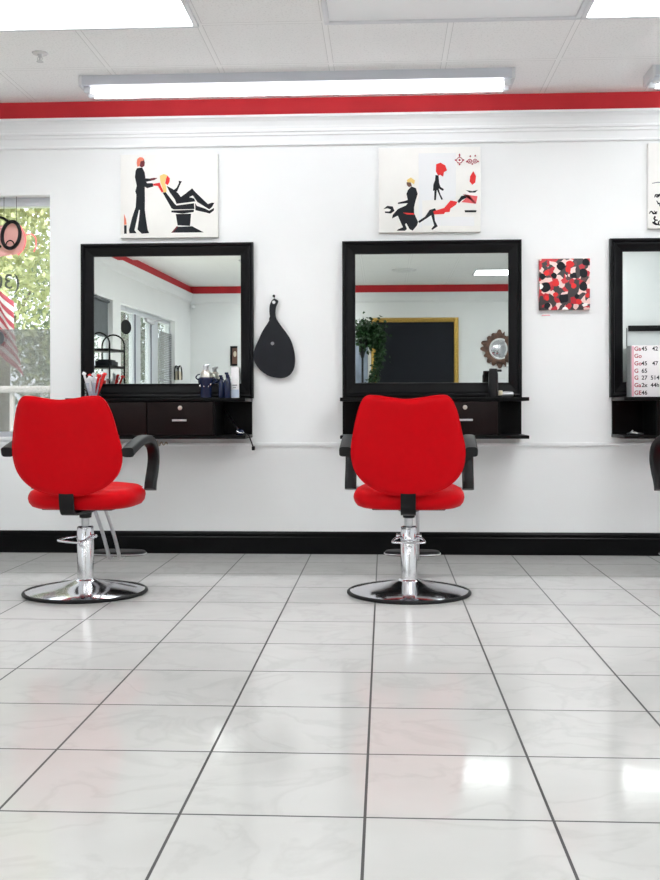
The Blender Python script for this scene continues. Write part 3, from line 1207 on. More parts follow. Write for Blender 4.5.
LAYER[0] = 0
t, w, h, th = painting(120.5, 217.7, 153.2, 238.2, 'canvas with black silhouettes of standing stylist and reclining customer, above left mirror')
F1 = (58, 72, 592, 545)
paint(t, w, h, th, F1, [
    [(150, 150), (178, 146), (192, 175), (196, 208), (222, 210), (228, 222), (200, 228), (205, 236), (235, 236), (240, 255), (205, 264), (192, 255),
     (193, 330), (192, 385), (200, 450), (208, 500), (216, 518), (175, 521), (152, 497), (160, 440), (165, 388), (160, 385), (148, 440), (135, 500),
     (147, 518), (108, 518), (105, 500), (122, 430), (142, 370), (146, 300), (140, 282), (148, 250), (138, 200), (142, 165)],
    [(312, 252), (345, 270), (375, 295), (390, 316), (415, 298), (452, 268), (470, 290), (500, 320), (538, 358), (560, 350), (573, 352),
     (560, 375), (545, 388), (530, 378), (480, 345), (456, 308), (435, 318), (462, 325), (470, 342), (366, 354), (358, 330), (330, 290)],
    [(352, 275), (366, 265), (380, 237), (378, 224), (396, 228), (388, 242), (370, 285), (356, 289)],
    [(468, 352), (478, 368), (520, 382), (545, 395), (572, 380), (570, 395), (548, 412), (525, 405), (470, 392)],
    [(290, 290), (306, 286), (356, 354), (366, 364), (462, 352), (464, 385), (350, 386), (338, 378)],
    [(338, 392), (462, 389), (460, 402), (400, 410), (338, 402)],
    [(362, 412), (446, 411), (440, 480), (372, 476)],
    [(370, 484), (452, 482), (515, 517), (336, 517)],
    [(78, 472), (92, 472), (92, 520), (78, 520)]], 'inkblack', ['standing_figure', 'reclining_figure', 'raised_arm', 'lower_leg', 'drawn_chair_back', 'drawn_chair_seat', 'drawn_pedestal', 'drawn_base', 'drawn_bottle'])
paint(t, w, h, th, F1, [[(170, 110), (188, 100), (193, 120), (190, 138), (178, 146), (164, 140)], [(218, 210), (240, 206), (262, 207), (246, 218), (226, 222)],
                        [(368, 480), (376, 484), (346, 517), (337, 517)]], 'inkmaroon', 'maroon_detail')
paint(t, w, h, th, F1, [[(152, 98), (165, 88), (180, 90), (190, 100), (185, 108), (170, 112), (163, 138), (152, 142), (148, 120)],
                        [(78, 408), (88, 435), (92, 468), (78, 470)]], 'inksalmon', 'salmon_hair')
paint(t, w, h, th, F1, [[(236, 240), (275, 234), (280, 250), (296, 285), (286, 290), (264, 252), (240, 250)],
                        [(316, 194), (330, 210), (328, 230), (318, 248), (304, 238), (309, 215)]], 'inkred', 'red_detail')
paint(t, w, h, th, F1, [[(275, 195), (298, 185), (316, 192), (308, 215), (302, 235), (310, 258), (312, 285), (297, 290), (288, 260), (278, 230)]], 'inkyellow', 'yellow_hair')

LAYER[0] = 0
t, w, h, th = painting(378.8, 480.5, 146.5, 232.8, 'canvas with seated black silhouette and red reclining figure, above middle mirror')
F2 = (45, 28, 605, 508)
paint(t, w, h, th, F2, [[(265, 62), (470, 62), (470, 325), (285, 328), (285, 480), (265, 480)], [(290, 420), (570, 424), (570, 476), (290, 470)]], 'canvas2', 'pale_panel')
paint(t, w, h, th, F2, [
    [(225, 248), (250, 258), (260, 290), (248, 330), (240, 365), (240, 400), (262, 450), (255, 470), (232, 498), (215, 490), (197, 455), (190, 462),
     (200, 488), (190, 498), (145, 498), (150, 490), (178, 478), (150, 412), (118, 428), (122, 408), (150, 375), (195, 355), (205, 342), (150, 346),
     (152, 338), (195, 328), (205, 323), (198, 290), (206, 268)],
    [(70, 374), (92, 356), (122, 360), (132, 385), (112, 400), (80, 396), (78, 388), (104, 388), (112, 378), (95, 370)],
    [(358, 185), (375, 188), (378, 230), (385, 252), (404, 266), (400, 276), (375, 262), (385, 295), (399, 323), (390, 326), (365, 268), (360, 327),
     (350, 327), (352, 272), (344, 275), (346, 240), (355, 215)],
    [(262, 445), (300, 420), (325, 382), (355, 373), (368, 398), (350, 404), (355, 445), (370, 475), (340, 495), (334, 490), (350, 470), (334, 412),
     (305, 432), (268, 456)],
    [(478, 335), (500, 305), (535, 300), (528, 316), (505, 327), (486, 346)],
    [(525, 273), (560, 279), (590, 273), (575, 287), (545, 287)],
    [(517, 386), (583, 387), (580, 398), (520, 398)]], 'inkblack', ['seated_figure', 'drawn_tool', 'standing_figure', 'bent_legs', 'raised_arm', 'black_crescent', 'black_bar'])
paint(t, w, h, th, F2, [[(345, 390), (405, 372), (440, 330), (478, 338), (470, 355), (440, 375), (435, 395), (410, 396), (404, 406), (350, 408)],
                        [(362, 125), (385, 116), (412, 132), (421, 160), (404, 170), (400, 196), (384, 185), (372, 188), (360, 165)],
                        [(565, 166), (580, 195), (576, 230), (560, 243), (545, 225), (548, 195)],
                        [(178, 396), (240, 400), (240, 408), (200, 406)]], 'inkred', 'red_figure')
paint(t, w, h, th, F2, [[(506, 296), (588, 308), (580, 350), (500, 340), (520, 322), (540, 300)]], 'inkpink', 'pink_hair')
paint(t, w, h, th, F2, [[(200, 212), (222, 197), (245, 215), (240, 236), (222, 224), (204, 226)]], 'inkyellow', 'yellow_hair')
paint(t, w, h, th, F2, [[(199, 224), (222, 226), (228, 246), (212, 252), (200, 240)]], 'inkbrown', 'face')
cm = [disc_poly(490, 103, 6)]
for cx_, rr in ((490, 18), (546, 13), (575, 13)):
    cm.append(ring_poly(cx_, 104 if cx_ == 490 else 110, rr - 4, rr))
for cx_, cy_ in ((468, 103), (512, 103), (490, 128), (490, 72), (490, 80), (530, 112), (560, 126), (592, 112), (549, 82), (576, 80), (546, 110), (575, 110)):
    cm.append(disc_poly(cx_, cy_, 4.5))
paint(t, w, h, th, F2, cm, 'crimson', 'red_ornament')

LAYER[0] = 0
t, w, h, th = painting(648.4, 748, 141.5, 228.5, 'white canvas with small black brush marks, cut by the right photo edge')
F3 = (0, 0, 798, 690)
sc_ = []
rn = random.Random(5)


def stroke(pts, wd):
    out, back = [], []
    for i, (x, y) in enumerate(pts):
        xa, ya = pts[max(i - 1, 0)]
        xb, yb = pts[min(i + 1, len(pts) - 1)]
        l = math.hypot(xb - xa, yb - ya) or 1
        nx, ny = -(yb - ya) / l, (xb - xa) / l
        q = wd * (0.6 + 0.8 * math.sin(PI * (i + 0.5) / len(pts)))
        out.append((x + nx * q, y + ny * q))
        back.append((x - nx * q, y - ny * q))
    return out + back[::-1]


for ox, oy in ((48, 424), (100, 418), (46, 505), (104, 500), (44, 592), (100, 598), (150, 420), (158, 506), (152, 592)):
    for j in range(3):
        pts = [(ox + rn.uniform(-8, 34), oy + rn.uniform(-4, 58))]
        for q in range(4):
            pts.append((pts[-1][0] + rn.uniform(-22, 24), min(oy + 66, max(oy - 6, pts[-1][1] + rn.uniform(-22, 26)))))
        sc_.append(stroke([(p_.x, p_.y) for p_ in spline([(x, y, 0) for x, y in pts], 3)], 4.2))
paint(t, w, h, th, F3, sc_, 'inkblack', 'brush_marks')
paint(t, w, h, th, F3, [stroke([(30, 326), (75, 318), (140, 322), (300, 318)], 3)], 'inkgrey', 'grey_line')

# small square blotch picture with its tag
a, c_ = at(539.5, 310, Y=W - 0.03), at(590, 258.3, Y=W - 0.03)
w, h = c_.x - a.x, c_.z - a.z
t = thing('square_picture', 'small square red, black and blush blotch picture right of the middle mirror', 'picture', ((a.x + c_.x) / 2, W, a.z))
b = B()
b.box(-w / 2, w / 2, -0.03, 0, 0, h, 0.002)
b.done('canvas', M['blotch'], t)
b = B()
K = lambda u, v: ((u - 87) / (567 - 87) * w - w / 2, (1 - (v - 75) / (567 - 75)) * h)
for poly in ([(88, 315), (110, 320), (124, 340), (112, 362), (90, 370)], [(566, 315), (548, 322), (538, 340), (550, 356), (566, 362)],
             [(298, 566), (312, 545), (335, 538), (352, 548), (362, 566)], [(488, 520), (520, 500), (545, 505), (540, 530), (505, 540)]):
    b = B()
    b.prism([K(u, v) for u, v in poly], lambda u, v, d: (u, d, v), -0.0312, -0.029)
    b.done('pale_spot', M['canvas'], t, smooth=False)
rn = random.Random(12)
for mname, pts, part in (('inkblack', [(145, 350, 52), (505, 345, 46), (318, 458, 50), (115, 248, 30), (505, 215, 46), (225, 235, 30), (415, 240, 30), (290, 145, 40), (530, 110, 34), (160, 525, 30), (440, 440, 24)], 'dark_spot'),
                         ('inkred', [(375, 130, 40), (360, 180, 28), (240, 310, 34), (410, 335, 26), (155, 215, 28), (155, 450, 26), (240, 420, 24), (460, 488, 28), (545, 430, 22)], 'red_spot')):
    for cx_, cy_, r_ in pts:
        b = B()
        poly = smooth_loop([(min(566, max(88, cx_ + r_ * rn.uniform(0.75, 1.15) * math.cos(k_ * 0.785))), min(566, max(76, cy_ + r_ * rn.uniform(0.75, 1.15) * math.sin(k_ * 0.785)))) for k_ in range(8)], 3)
        b.prism([K(u, v) for u, v in poly], lambda u, v, d: (u, d, v), -0.0309 if part == 'dark_spot' else -0.0307, -0.029)
        b.done(part, M[mname], t, smooth=False)
a, c_ = at(541.3, 317.0, Y=W), at(551, 312.8, Y=W)
b = B()
b.box(-0.028, 0.028, -0.003, 0, -0.012, 0.012, 0.001)
o = b.done('picture_tag', M['whiteplastic'], loc=((a.x + c_.x) / 2, W, (a.z + c_.z) / 2))
tag(o, 'tiny white caption tag under the square blotch picture', 'tag')
b = B()
b.box(-0.026, 0.022, -0.0036, -0.002, -0.004, 0.000)
b.done('red_line', M['inkpink'], o, smooth=False)

# hand mirror on its nail
P7 = lambda u, v: at(240 + u / 7.33, 280 + v / 7.33, Y=W - 0.03)
org = P7(248, 163)
poly = [(240, 141), (262, 140), (280, 156), (264, 195), (258, 240), (266, 282), (300, 335), (345, 395), (377, 452), (398, 530), (403, 590), (394, 650), (364, 696),
        (320, 717), (270, 717), (208, 702), (150, 662), (112, 612), (98, 562), (105, 510), (130, 450), (165, 375), (205, 312), (219, 280), (215, 230), (219, 180)]
loop = smooth_loop([((P7(*q) - org).x, (P7(*q) - org).z) for q in poly], 4)
t = thing('hand_mirror', 'black teardrop hand mirror hanging right of the left mirror', 'hand mirror', (org.x, W, org.z))
b = B()
b.prism(loop, lambda u, v, d: (u, d, v), -0.030, -0.014, 0.004)
o = b.done('body', M['handmirror'], t)
b = B()
q = P7(248, 163) - org
b.lathe([(0.005, -0.0005), (0.010, -0.0005), (0.010, 0.001), (0.005, 0.001)], 16, mx=Matrix.Translation((q.x, -0.030, q.z)) @ Matrix.Rotation(PI / 2, 4, 'X'))
b.done('eyelet', M['whiteplastic'], t)
b = B()
q = P7(238, 465) - org
b.lathe([(0.001, 0.0015), (0.010, 0.001), (0.011, -0.001), (0.001, -0.001)], 16, mx=Matrix.Translation((q.x, -0.030, q.z)) @ Matrix.Rotation(PI / 2, 4, 'X'))
b.done('badge', M['inkgrey'], t)
q = P7(249, 120)
b = B()
b.tube([(0, 0, 0), (0, -0.035, 0.002)], 0.003, 8)
b.lathe([(0.001, 0), (0.008, 0), (0.008, 0.003), (0.001, 0.004)], 14, mx=Matrix.Translation((0, -0.033, 0.002)) @ Matrix.Rotation(PI / 2, 4, 'X'))
b.tube([(0, -0.02, 0), (0.001, -0.022, (org.z + 0.006) - q.z)], 0.002, 6)
o = b.done('wall_nail', M['plastic'], loc=(q.x, W, q.z))
tag(o, 'dark nail holding up the black hand mirror', 'nail')


# ------------------------------------------------------------------ salon chair
def salon_chair():
    t = thing('salon_chair', 'x', 'chair', (0, 0, 0), 0, 'red salon chairs')
    # base
    b = B()
    b.lathe([(0.281, 0.006), (0.281, 0.014), (0.25, 0.024), (0.19, 0.036), (0.13, 0.046), (0.085, 0.055), (0.060, 0.062), (0.048, 0.066), (0.044, 0.070), (0.036, 0.071)], 64)
    base = b.done('base', M['chrome'], t, angle=50)
    b = B()
    b.lathe([(0.273, 0.0), (0.287, 0.0), (0.292, 0.005), (0.291, 0.012), (0.285, 0.016), (0.279, 0.016), (0.273, 0.012)], 64)
    b.done('rubber_rim', M['rubber'], base, angle=60)
    # column
    b = B()
    b.lathe([(0.0385, 0.068), (0.0385, 0.258), (0.037, 0.260)], 36)
    col = b.done('column', M['column'], t)
    b = B()
    b.lathe([(0.030, 0.250), (0.0405, 0.252), (0.0405, 0.260), (0.0385, 0.264), (0.0385, 0.314), (0.033, 0.318), (0.015, 0.319)], 36)
    b.done('collar', M['chrome'], col)
    b = B()
    b.lathe([(0.0185, 0.315), (0.0185, 0.372)], 24)
    b.done('piston', M['steel'], col)
    b = B()
    b.lathe([(0.02, 0.355), (0.028, 0.358), (0.030, 0.38), (0.05, 0.390), (0.02, 0.392)], 24)
    b.done('swivel_joint', M['plastic'], col)
    # pump lever: a rod loop
    b = B()
    pts = spline([(-0.040, 0.02, 0.268), (-0.044, -0.015, 0.267), (-0.066, -0.06, 0.262), (-0.073, -0.095, 0.255), (-0.066, -0.104, 0.253), (0.0, -0.106, 0.252),
                  (0.066, -0.104, 0.253), (0.073, -0.095, 0.255), (0.066, -0.06, 0.262), (0.044, -0.015, 0.267), (0.040, 0.02, 0.268)], 6)
    b.tube(pts, 0.0055, 10)
    b.tube([(-0.060, 0.012, 0.272), (0.060, 0.012, 0.272)], 0.008, 10)
    b.done('pump_lever', M['chrome'], t)
    # seat
    b = B()
    n = 72
    rings = []
    for s_, z in ((0.70, 0.408), (0.85, 0.409), (0.93, 0.417), (0.98, 0.434), (1.0, 0.454), (0.99, 0.470), (0.955, 0.486), (0.88, 0.497), (0.72, 0.503), (0.45, 0.506), (0.15, 0.507)):
        r_ = []
        for i in range(n):
            a = 2 * PI * i / n
            ca, sa = math.cos(a), math.sin(a)
            e = 2 / 3.3 if sa > 0 else 2 / 2.7
            x = 0.261 * math.copysign(abs(ca) ** e, ca)
            y = (0.235 if sa > 0 else 0.232) * math.copysign(abs(sa) ** e, sa)
            zz = z + (0.012 * max(0, y / 0.25) if z > 0.44 else 0)
            r_.append((x * s_, 0.022 + y * s_, zz))
        rings.append(r_)
    b.rings(rings)
    seat = b.done('seat', M['vinyl'], t, angle=70)
    b = B()
    b.box(-0.17, 0.17, -0.12, 0.17, 0.402, 0.418, 0.006)
    b.box(-0.034, 0.034, -0.09, 0.11, 0.384, 0.404, 0.006)
    b.done('seat_pan', M['plastic'], seat)
    # backrest
    ol = [(165, 60), (205, 54), (260, 62), (320, 68), (380, 62), (435, 54), (475, 60), (502, 110), (521, 190), (533, 250), (528, 308), (506, 352), (462, 388), (400, 411),
          (325, 419), (248, 411), (186, 388), (142, 352), (119, 308), (112, 250), (121, 190), (140, 110)]
    k = 221.0
    loop = smooth_loop([((u / 3.667 + 320 - 408.2) / (k * 1.02), H - 0.006 + (PY - (v / 3.667 + 380)) / k) for u, v in ol], 4)
    cz = 0.70

    def curve_y(x, z):
        return -0.235 - (z - 0.48) * 0.16 + 0.55 * x * x

    def ringat(s_, side, T):
        out = []
        for x, z in loop:
            xx, zz = x * s_, cz + (z - cz) * s_
            hs = T * (max(0.0, 1 - s_ ** 7)) ** 0.42
            out.append((xx, curve_y(xx, zz) + side * hs, zz))
        return out
    rings = []
    for s_ in (0.05, 0.3, 0.55, 0.75, 0.87, 0.93, 0.965, 0.985, 0.996):
        rings.append(ringat(s_, -1, 0.030))
    rings.append(ringat(1.0, 0, 0.03))
    for s_ in (0.996, 0.985, 0.965, 0.93, 0.87, 0.75, 0.55, 0.3, 0.05):
        rings.append(ringat(s_, 1, 0.048))
    b = B()
    b.rings(rings)
    back = b.done('backrest', M['vinyl'], t, angle=80)
    b = B()
    b.tube([Vector((x * 0.992, curve_y(x, z) - 0.008, cz + (z - cz) * 0.992)) for x, z in loop], 0.0045, 8, closed=True)
    b.done('piping', M['vinyl'], back, angle=80)
    # bracket from the seat pan up to the backrest
    b = B()
    sec = [(-0.034, -0.005), (0.034, -0.005), (0.034, 0.005), (-0.034, 0.005)]
    b.sweep(spline([(0, -0.05, 0.392), (0, -0.16, 0.392), (0, -0.212, 0.394), (0, -0.236, 0.412), (0, -0.246, 0.45), (0, -0.250, 0.50)], 5), sec)
    b.done('back_bracket', M['plastic'], t)
    # armrests
    for s_ in (-1, 1):
        def sec(u, s_=s_):
            tw = 0.020 if u < 0.8 else 0.018
            wd = 0.028
            th_ = 0.023 - 0.004 * math.sin(PI * u)
            return [(wd * math.copysign(abs(math.cos(a)) ** 0.5, math.cos(a)), th_ * math.copysign(abs(math.sin(a)) ** 0.5, math.sin(a)))
                    for a in [2 * PI * i / 20 + 0.157 for i in range(20)]]
        x = 0.2825 * s_
        path = spline([(x, -0.240, 0.676), (x, -0.18, 0.694), (x, -0.08, 0.717), (x, 0.02, 0.729), (x, 0.10, 0.718), (x, 0.158, 0.680), (x, 0.172, 0.625), (x, 0.152, 0.568), (x, 0.124, 0.518), (x, 0.114, 0.482)], 6)
        b = B()
        b.sweep(path, sec)
        arm = b.done('armrest', M['armplastic'], t, angle=50)
        b = B()
        mx = Matrix.Translation((s_ * 0.252, 0.120, 0.488)) @ Matrix.Rotation(s_ * PI / 2, 4, 'Y')
        b.lathe([(0.006, -0.02), (0.006, 0.006)], 10, mx=mx)
        b.box(s_ * 0.25 - 0.008, s_ * 0.25 + 0.008, -0.235, -0.205, 0.664, 0.694, 0.003)
        b.done('arm_bolt', M['steel'], arm)
    # footrest
    f = B()
    for x in (-0.016, 0.040):
        f.tube(spline([(x, 0.10, 0.394), (x, 0.16, 0.385), (x, 0.22, 0.33), (x, 0.30, 0.24), (x, 0.37, 0.145), (x, 0.385, 0.118), (x, 0.41, 0.108), (x, 0.45, 0.112)], 6), 0.0095, 12)
    foot = f.done('footrest', M['steel'], t)
    b = B()
    rings = []
    for s_, z in ((0.94, 0.118), (1.0, 0.122), (1.0, 0.132), (0.96, 0.138), (0.6, 0.139)):
        rings.append([(0.012 + 0.142 * s_ * math.copysign(abs(math.cos(a)) ** 0.75, math.cos(a)), 0.46 + 0.075 * s_ * math.copysign(abs(math.sin(a)) ** 0.75, math.sin(a)), z)
                      for a in [2 * PI * i / 40 for i in range(40)]])
    b.rings(rings)
    b.done('footplate', M['rubber'], foot, angle=60)
    b = B()
    b.tube([(0.012 + 0.144 * math.copysign(abs(math.cos(a)) ** 0.75, math.cos(a)), 0.46 + 0.077 * math.copysign(abs(math.sin(a)) ** 0.75, math.sin(a)), 0.125) for a in [2 * PI * i / 40 for i in range(40)]],
           0.0028, 8, closed=True)
    b.done('footplate_edge', M['steel'], foot)
    return t


chair0 = salon_chair()
spots = [((409, 593.3), -2, 0, 'red salon chair standing in front of the middle mirror'),
         ((85.6, 592.8), -3.5, -28, 'red salon chair standing in front of the left mirror, beside the window'),
         ((729.5, 594.5), 9, 20, 'red salon chair at right photo edge, only its black arm showing')]
for i, (p, rz, lev, label) in enumerate(spots):
    o = chair0 if i == 0 else dup(chair0)
    o.location = at(p[0], p[1], Z=0)
    o.rotation_euler = (0, 0, R(rz))
    o['label'] = label
    for ch in kids(o):
        if ch.name.startswith('pump_lever'):
            ch.rotation_euler = (0, 0, R(lev))

# ------------------------------------------------------------------ things on the stations
SH = ZT


def on_shelf(px, back):      # place on a shelf at distance back from the wall
    q = at(px, 395, Y=W - back)
    return Vector((q.x, W - back, SH))


# left shelf: jar holding clippers
q = on_shelf(206, 0.17)
t = thing('clipper_jar', 'dark blue jar with silver domed lid on the left shelf', 'jar', q)
b = B()
b.lathe([(0.032, 0), (0.036, 0.004), (0.036, 0.06), (0.040, 0.075), (0.046, 0.095), (0.046, 0.114), (0.038, 0.122), (0.01, 0.124)], 28)
b.done('jar_body', M['navy'], t)
b = B()
b.lathe([(0.033, 0.121), (0.032, 0.138), (0.028, 0.152), (0.020, 0.163), (0.016, 0.165), (0.008, 0.166)], 28)
b.done('lid', M['dullmetal'], t)
b = B()
b.lathe([(0.016, 0.163), (0.015, 0.192), (0.008, 0.195)], 18)
b.box(-0.004, 0.022, -0.007, 0.007, 0.188, 0.200, 0.003)
b.done('spout', M['steel'], t)
b = B()
b.tube(spline([(-0.04, -0.01, 0.105), (-0.056, -0.015, 0.120), (-0.048, -0.01, 0.136), (-0.034, -0.005, 0.140)], 5), 0.004, 8)
b.tube(spline([(0.042, -0.012, 0.085), (0.060, -0.015, 0.096), (0.052, -0.01, 0.118), (0.036, -0.004, 0.120)], 5), 0.004, 8)
b.done('handle', M['navy'], t)
b = B()
for a in range(6):
    x = -0.03 + a * 0.012
    b.ball((x, -0.037 + abs(x) * 0.4, 0.07 + 0.012 * (a % 2)), (0.006, 0.004, 0.010), 2)
b.done('ornament', M['chrome'], t)

for k_, (px, bk, hh, label) in enumerate(((221.5, 0.16, 0.135, 'dark blue bottle next to the silver lidded jar'), (227.5, 0.19, 0.150, 'dark blue bottle touching the tall white box'))):
    q = on_shelf(px, bk)
    t = thing('spray_bottle', label, 'bottle', q, 0, 'dark blue bottles on the left shelf')
    b = B()
    b.lathe([(0.012, 0), (0.019, 0.002), (0.020, 0.006), (0.020, hh * 0.62), (0.016, hh * 0.70), (0.009, hh * 0.76), (0.009, hh * 0.80), (0.002, hh * 0.80)], 24)
    b.done('bottle_body', M['navy'], t)
    b = B()
    b.lathe([(0.010, hh * 0.78), (0.011, hh * 0.90), (0.006, hh * 0.93), (0.006, hh), (0.001, hh)], 18)
    b.box(-0.016, 0.006, -0.005, 0.005, hh * 0.92, hh, 0.002)
    b.done('spray_cap', M['navy'], t)

q = on_shelf(235.3, 0.15)
t = thing('product_box', 'slim white box standing on the left shelf end', 'box', q, R(4))
b = B()
b.box(-0.0225, 0.0225, -0.018, 0.018, 0, 0.183, 0.0015)
b.done('carton', M['whiteplastic'], t)
b = B()
b.box(-0.016, 0.012, -0.0187, -0.0175, 0.072, 0.079)
b.box(-0.012, 0.006, -0.0187, -0.0175, 0.060, 0.064)
b.done('print', M['inkgrey'], t, smooth=False)
b = B()
b.box(-0.0222, 0.0222, -0.0186, -0.0175, 0.004, 0.050)
b.done('pale_blue_panel', mat('pale_blue_card', (0.50, 0.58, 0.70), 0.5), t, smooth=False)

# jar of red and white clips, left end of the left shelf
q = on_shelf(93, 0.20)
t = thing('clip_jar', 'glass jar of red and white hair clips at window end of left shelf', 'jar', q)
b = B()
b.lathe([(0.03, 0.0), (0.045, 0.003), (0.047, 0.01), (0.047, 0.085), (0.050, 0.09), (0.046, 0.09), (0.043, 0.085), (0.043, 0.008), (0.01, 0.006)], 28, cap0=False, cap1=False)
b.done('glass', M['jar'], t)
rn = random.Random(2)
for k_ in range(16):
    a = rn.random() * 6.28
    r_ = 0.008 + rn.random() * 0.022
    p0 = Vector((r_ * math.cos(a), r_ * math.sin(a), 0.012))
    d = Vector((math.cos(a) * 0.35 + rn.gauss(0, 0.12), math.sin(a) * 0.35 + rn.gauss(0, 0.12), 1)).normalized()
    L_ = 0.09 + rn.random() * 0.055
    b = B()
    p1 = p0 + d * L_
    b.tube([p0, p0 + d * L_ * 0.6, p1], [0.004, 0.006, 0.007], 8)
    b.box(-0.013, 0.013, -0.004, 0.004, -0.008, 0.010, 0.002, mx=Matrix.Translation(p1) @ Matrix.Rotation(rn.random() * 1.5, 4, 'Y') @ Matrix.Rotation(rn.random() * 3, 4, 'Z'))
    b.done('hair_clip', M['inkred'] if k_ % 3 == 0 else M['whiteplastic'], t)
# curling iron in the open compartment
zb = ZB + 0.019
q = at(239.5, 431.5, Y=W - 0.24)
t = thing('curling_iron', 'thin metal styling wand leaning inside the left cabinet compartment', 'styling tool', (q.x, W - 0.24, zb))
tip = at(224.6, 409.5, Y=W - 0.10) - Vector((q.x, W - 0.24, zb))
b = B()
b.tube([Vector((0, 0, 0.020)), tip], [0.0042, 0.0030], 10)
b.done('barrel', M['steel'], t)
b = B()
b.lathe([(0.008, 0), (0.020, 0.002), (0.026, 0.012), (0.024, 0.026), (0.014, 0.034), (0.004, 0.036)], 22)
b.done('handle', M['navy'], t)
b = B()
b.lathe([(0.0265, 0.010), (0.0275, 0.013), (0.0265, 0.017)], 22)
b.ball((-0.008, -0.024, 0.020), (0.010, 0.006, 0.008), 2)
b.done('ring', M['chrome'], t)
b = B()
e = at(252.4, 447, Y=W - 0.2) - Vector((q.x, W - 0.24, zb))
m_ = at(247.6, 435.2, Y=W - SD - 0.006) - Vector((q.x, W - 0.24, zb))
ew = at(252.8, 434.5, Y=W - 0.18) - Vector((q.x, W - 0.24, zb))
x_edge = at(252.6, 410, Y=W).x - q.x + 0.008
b.tube(spline([(0.022, 0, 0.012), (0.035, 0.005, 0.006), (x_edge - 0.01, 0.01, 0.006), (x_edge, 0.01, -0.005), (x_edge + 0.01, 0.012, -0.03), (x_edge + 0.022, 0.014, -0.065)], 6), 0.004, 8)
b.box(x_edge + 0.016, x_edge + 0.034, 0.004, 0.024, -0.088, -0.064, 0.003)
b.done('cord', M['plastic'], t)

# tangled cord under the left cabinet, resting on the rail
b = B()
pts = []
rn = random.Random(9)
for i in range(26):
    q = at(134 + i * 1.35, 444, Y=W - 0.012)
    pts.append(Vector((q.x, W - 0.020 - 0.012 * rn.random(), zr + 0.004 + 0.020 * math.sin(i * 1.9) * (0.4 + 0.6 * rn.random()))))
b.tube(spline(pts, 4), 0.0035, 7)
o = b.done('power_cord', M['beige'])
tag(o, 'beige tangled cord along the rail below the left cabinet', 'cord')

# middle shelf: black can, beard trimmer
q = on_shelf(493.3, 0.20)
t = thing('spray_can', 'tall black can standing on the right end of the middle shelf', 'can', q)
b = B()
b.lathe([(0.022, 0), (0.0275, 0.002), (0.028, 0.006), (0.028, 0.135), (0.026, 0.142), (0.026, 0.146), (0.01, 0.147)], 30)
b.done('can_body', M['plastic'], t)
b = B()
b.lathe([(0.024, 0.144), (0.024, 0.162), (0.021, 0.166), (0.004, 0.166)], 24)
b.box(0.0, 0.048, -0.010, 0.010, 0.147, 0.161, 0.004)
b.done('nozzle_cap', M['plastic'], t)
q = on_shelf(506.5, 0.19)
t = thing('hair_clipper', 'grey and white hair clipper lying beside the tall black can', 'clipper', q, R(-8))
b = B()
b.rings([[(x, 0.016 * s_ * math.cos(a), 0.018 + 0.0165 * s_ * math.sin(a)) for a in [2 * PI * i / 16 for i in range(16)]]
         for x, s_ in ((-0.024, 0.75), (-0.018, 0.95), (0.0, 1.0), (0.02, 1.0), (0.035, 0.85), (0.04, 0.5))])
b.done('body', M['steel'], t)
b = B()
b.box(-0.046, -0.022, -0.013, 0.013, 0.010, 0.040, 0.003)
b.done('blade', M['cream'], t)

# right shelf: price board
t0 = on_shelf(631.3, 0.17)
t = thing('price_board', 'white price board with crimson and black lettering on the right shelf', 'price board', t0, R(0))
zt_ = at(632, 345.5, Y=W - 0.17).z - SH
BW = 0.335
b = B()
b.box(0, BW, -0.012, 0.0, 0, zt_, 0.002)
b.done('panel', M['pricewhite'], t)
b = B()
b.box(0.0005, 0.012, -0.0128, -0.011, 0.004, zt_ - 0.004)
b.done('pink_edge', M['pricepink'], t, smooth=False)
b = B()
b.box(-0.004, 0.0, -0.014, 0.10, 0, zt_, 0.001)
b.box(BW, BW + 0.004, -0.014, 0.10, 0, zt_, 0.001)
b.done('side_panel', M['priceside'], t)
rows = [(349, 'Ga', '45   42'), (356.2, 'Go', ''), (363.7, 'Go', '45   47'), (371.1, 'G', '65'), (378, 'G', '27  514  63'), (385.4, 'Ga', '2x  44h  425'), (393, 'GE', '46')]
for py, a_, c_ in rows:
    z = at(640, py + 1.6, Y=W - 0.182).z - SH
    for txt, xx, mm in ((a_, 0.014, 'crimson'), (c_, 0.055, 'inkblack')):
        if not txt:
            continue
        cu = bpy.data.curves.new('lettering', 'FONT')
        cu.body = txt
        cu.size = 0.033
        cu.extrude = 0.0004
        cu.offset = 0.0006
        cu.materials.append(M[mm])
        o = text_mesh('lettering', cu)
        o.parent = t
        o.location = (xx, -0.0125, max(0.003, z))
        o.rotation_euler = (PI / 2, 0, 0)

q = at(635, 434, Y=W - 0.2)
b = B()
b.tube(spline([(-0.045, 0, 0.005), (-0.02, 0.01, 0.012), (0.01, -0.005, 0.009), (0.05, 0.01, 0.004)], 5), [0.004] * 5 + [0.007] * 5 + [0.005] * 6, 8)
b.tube(spline([(-0.03, 0.012, 0.004), (-0.02, 0.004, 0.016), (-0.012, 0.0, 0.026)], 5), 0.004, 8)
o = b.done('hair_clip', M['steel'], loc=(q.x, W - 0.2, zb))
tag(o, 'silver hair clip lying inside the right cabinet compartment', 'hair clip')

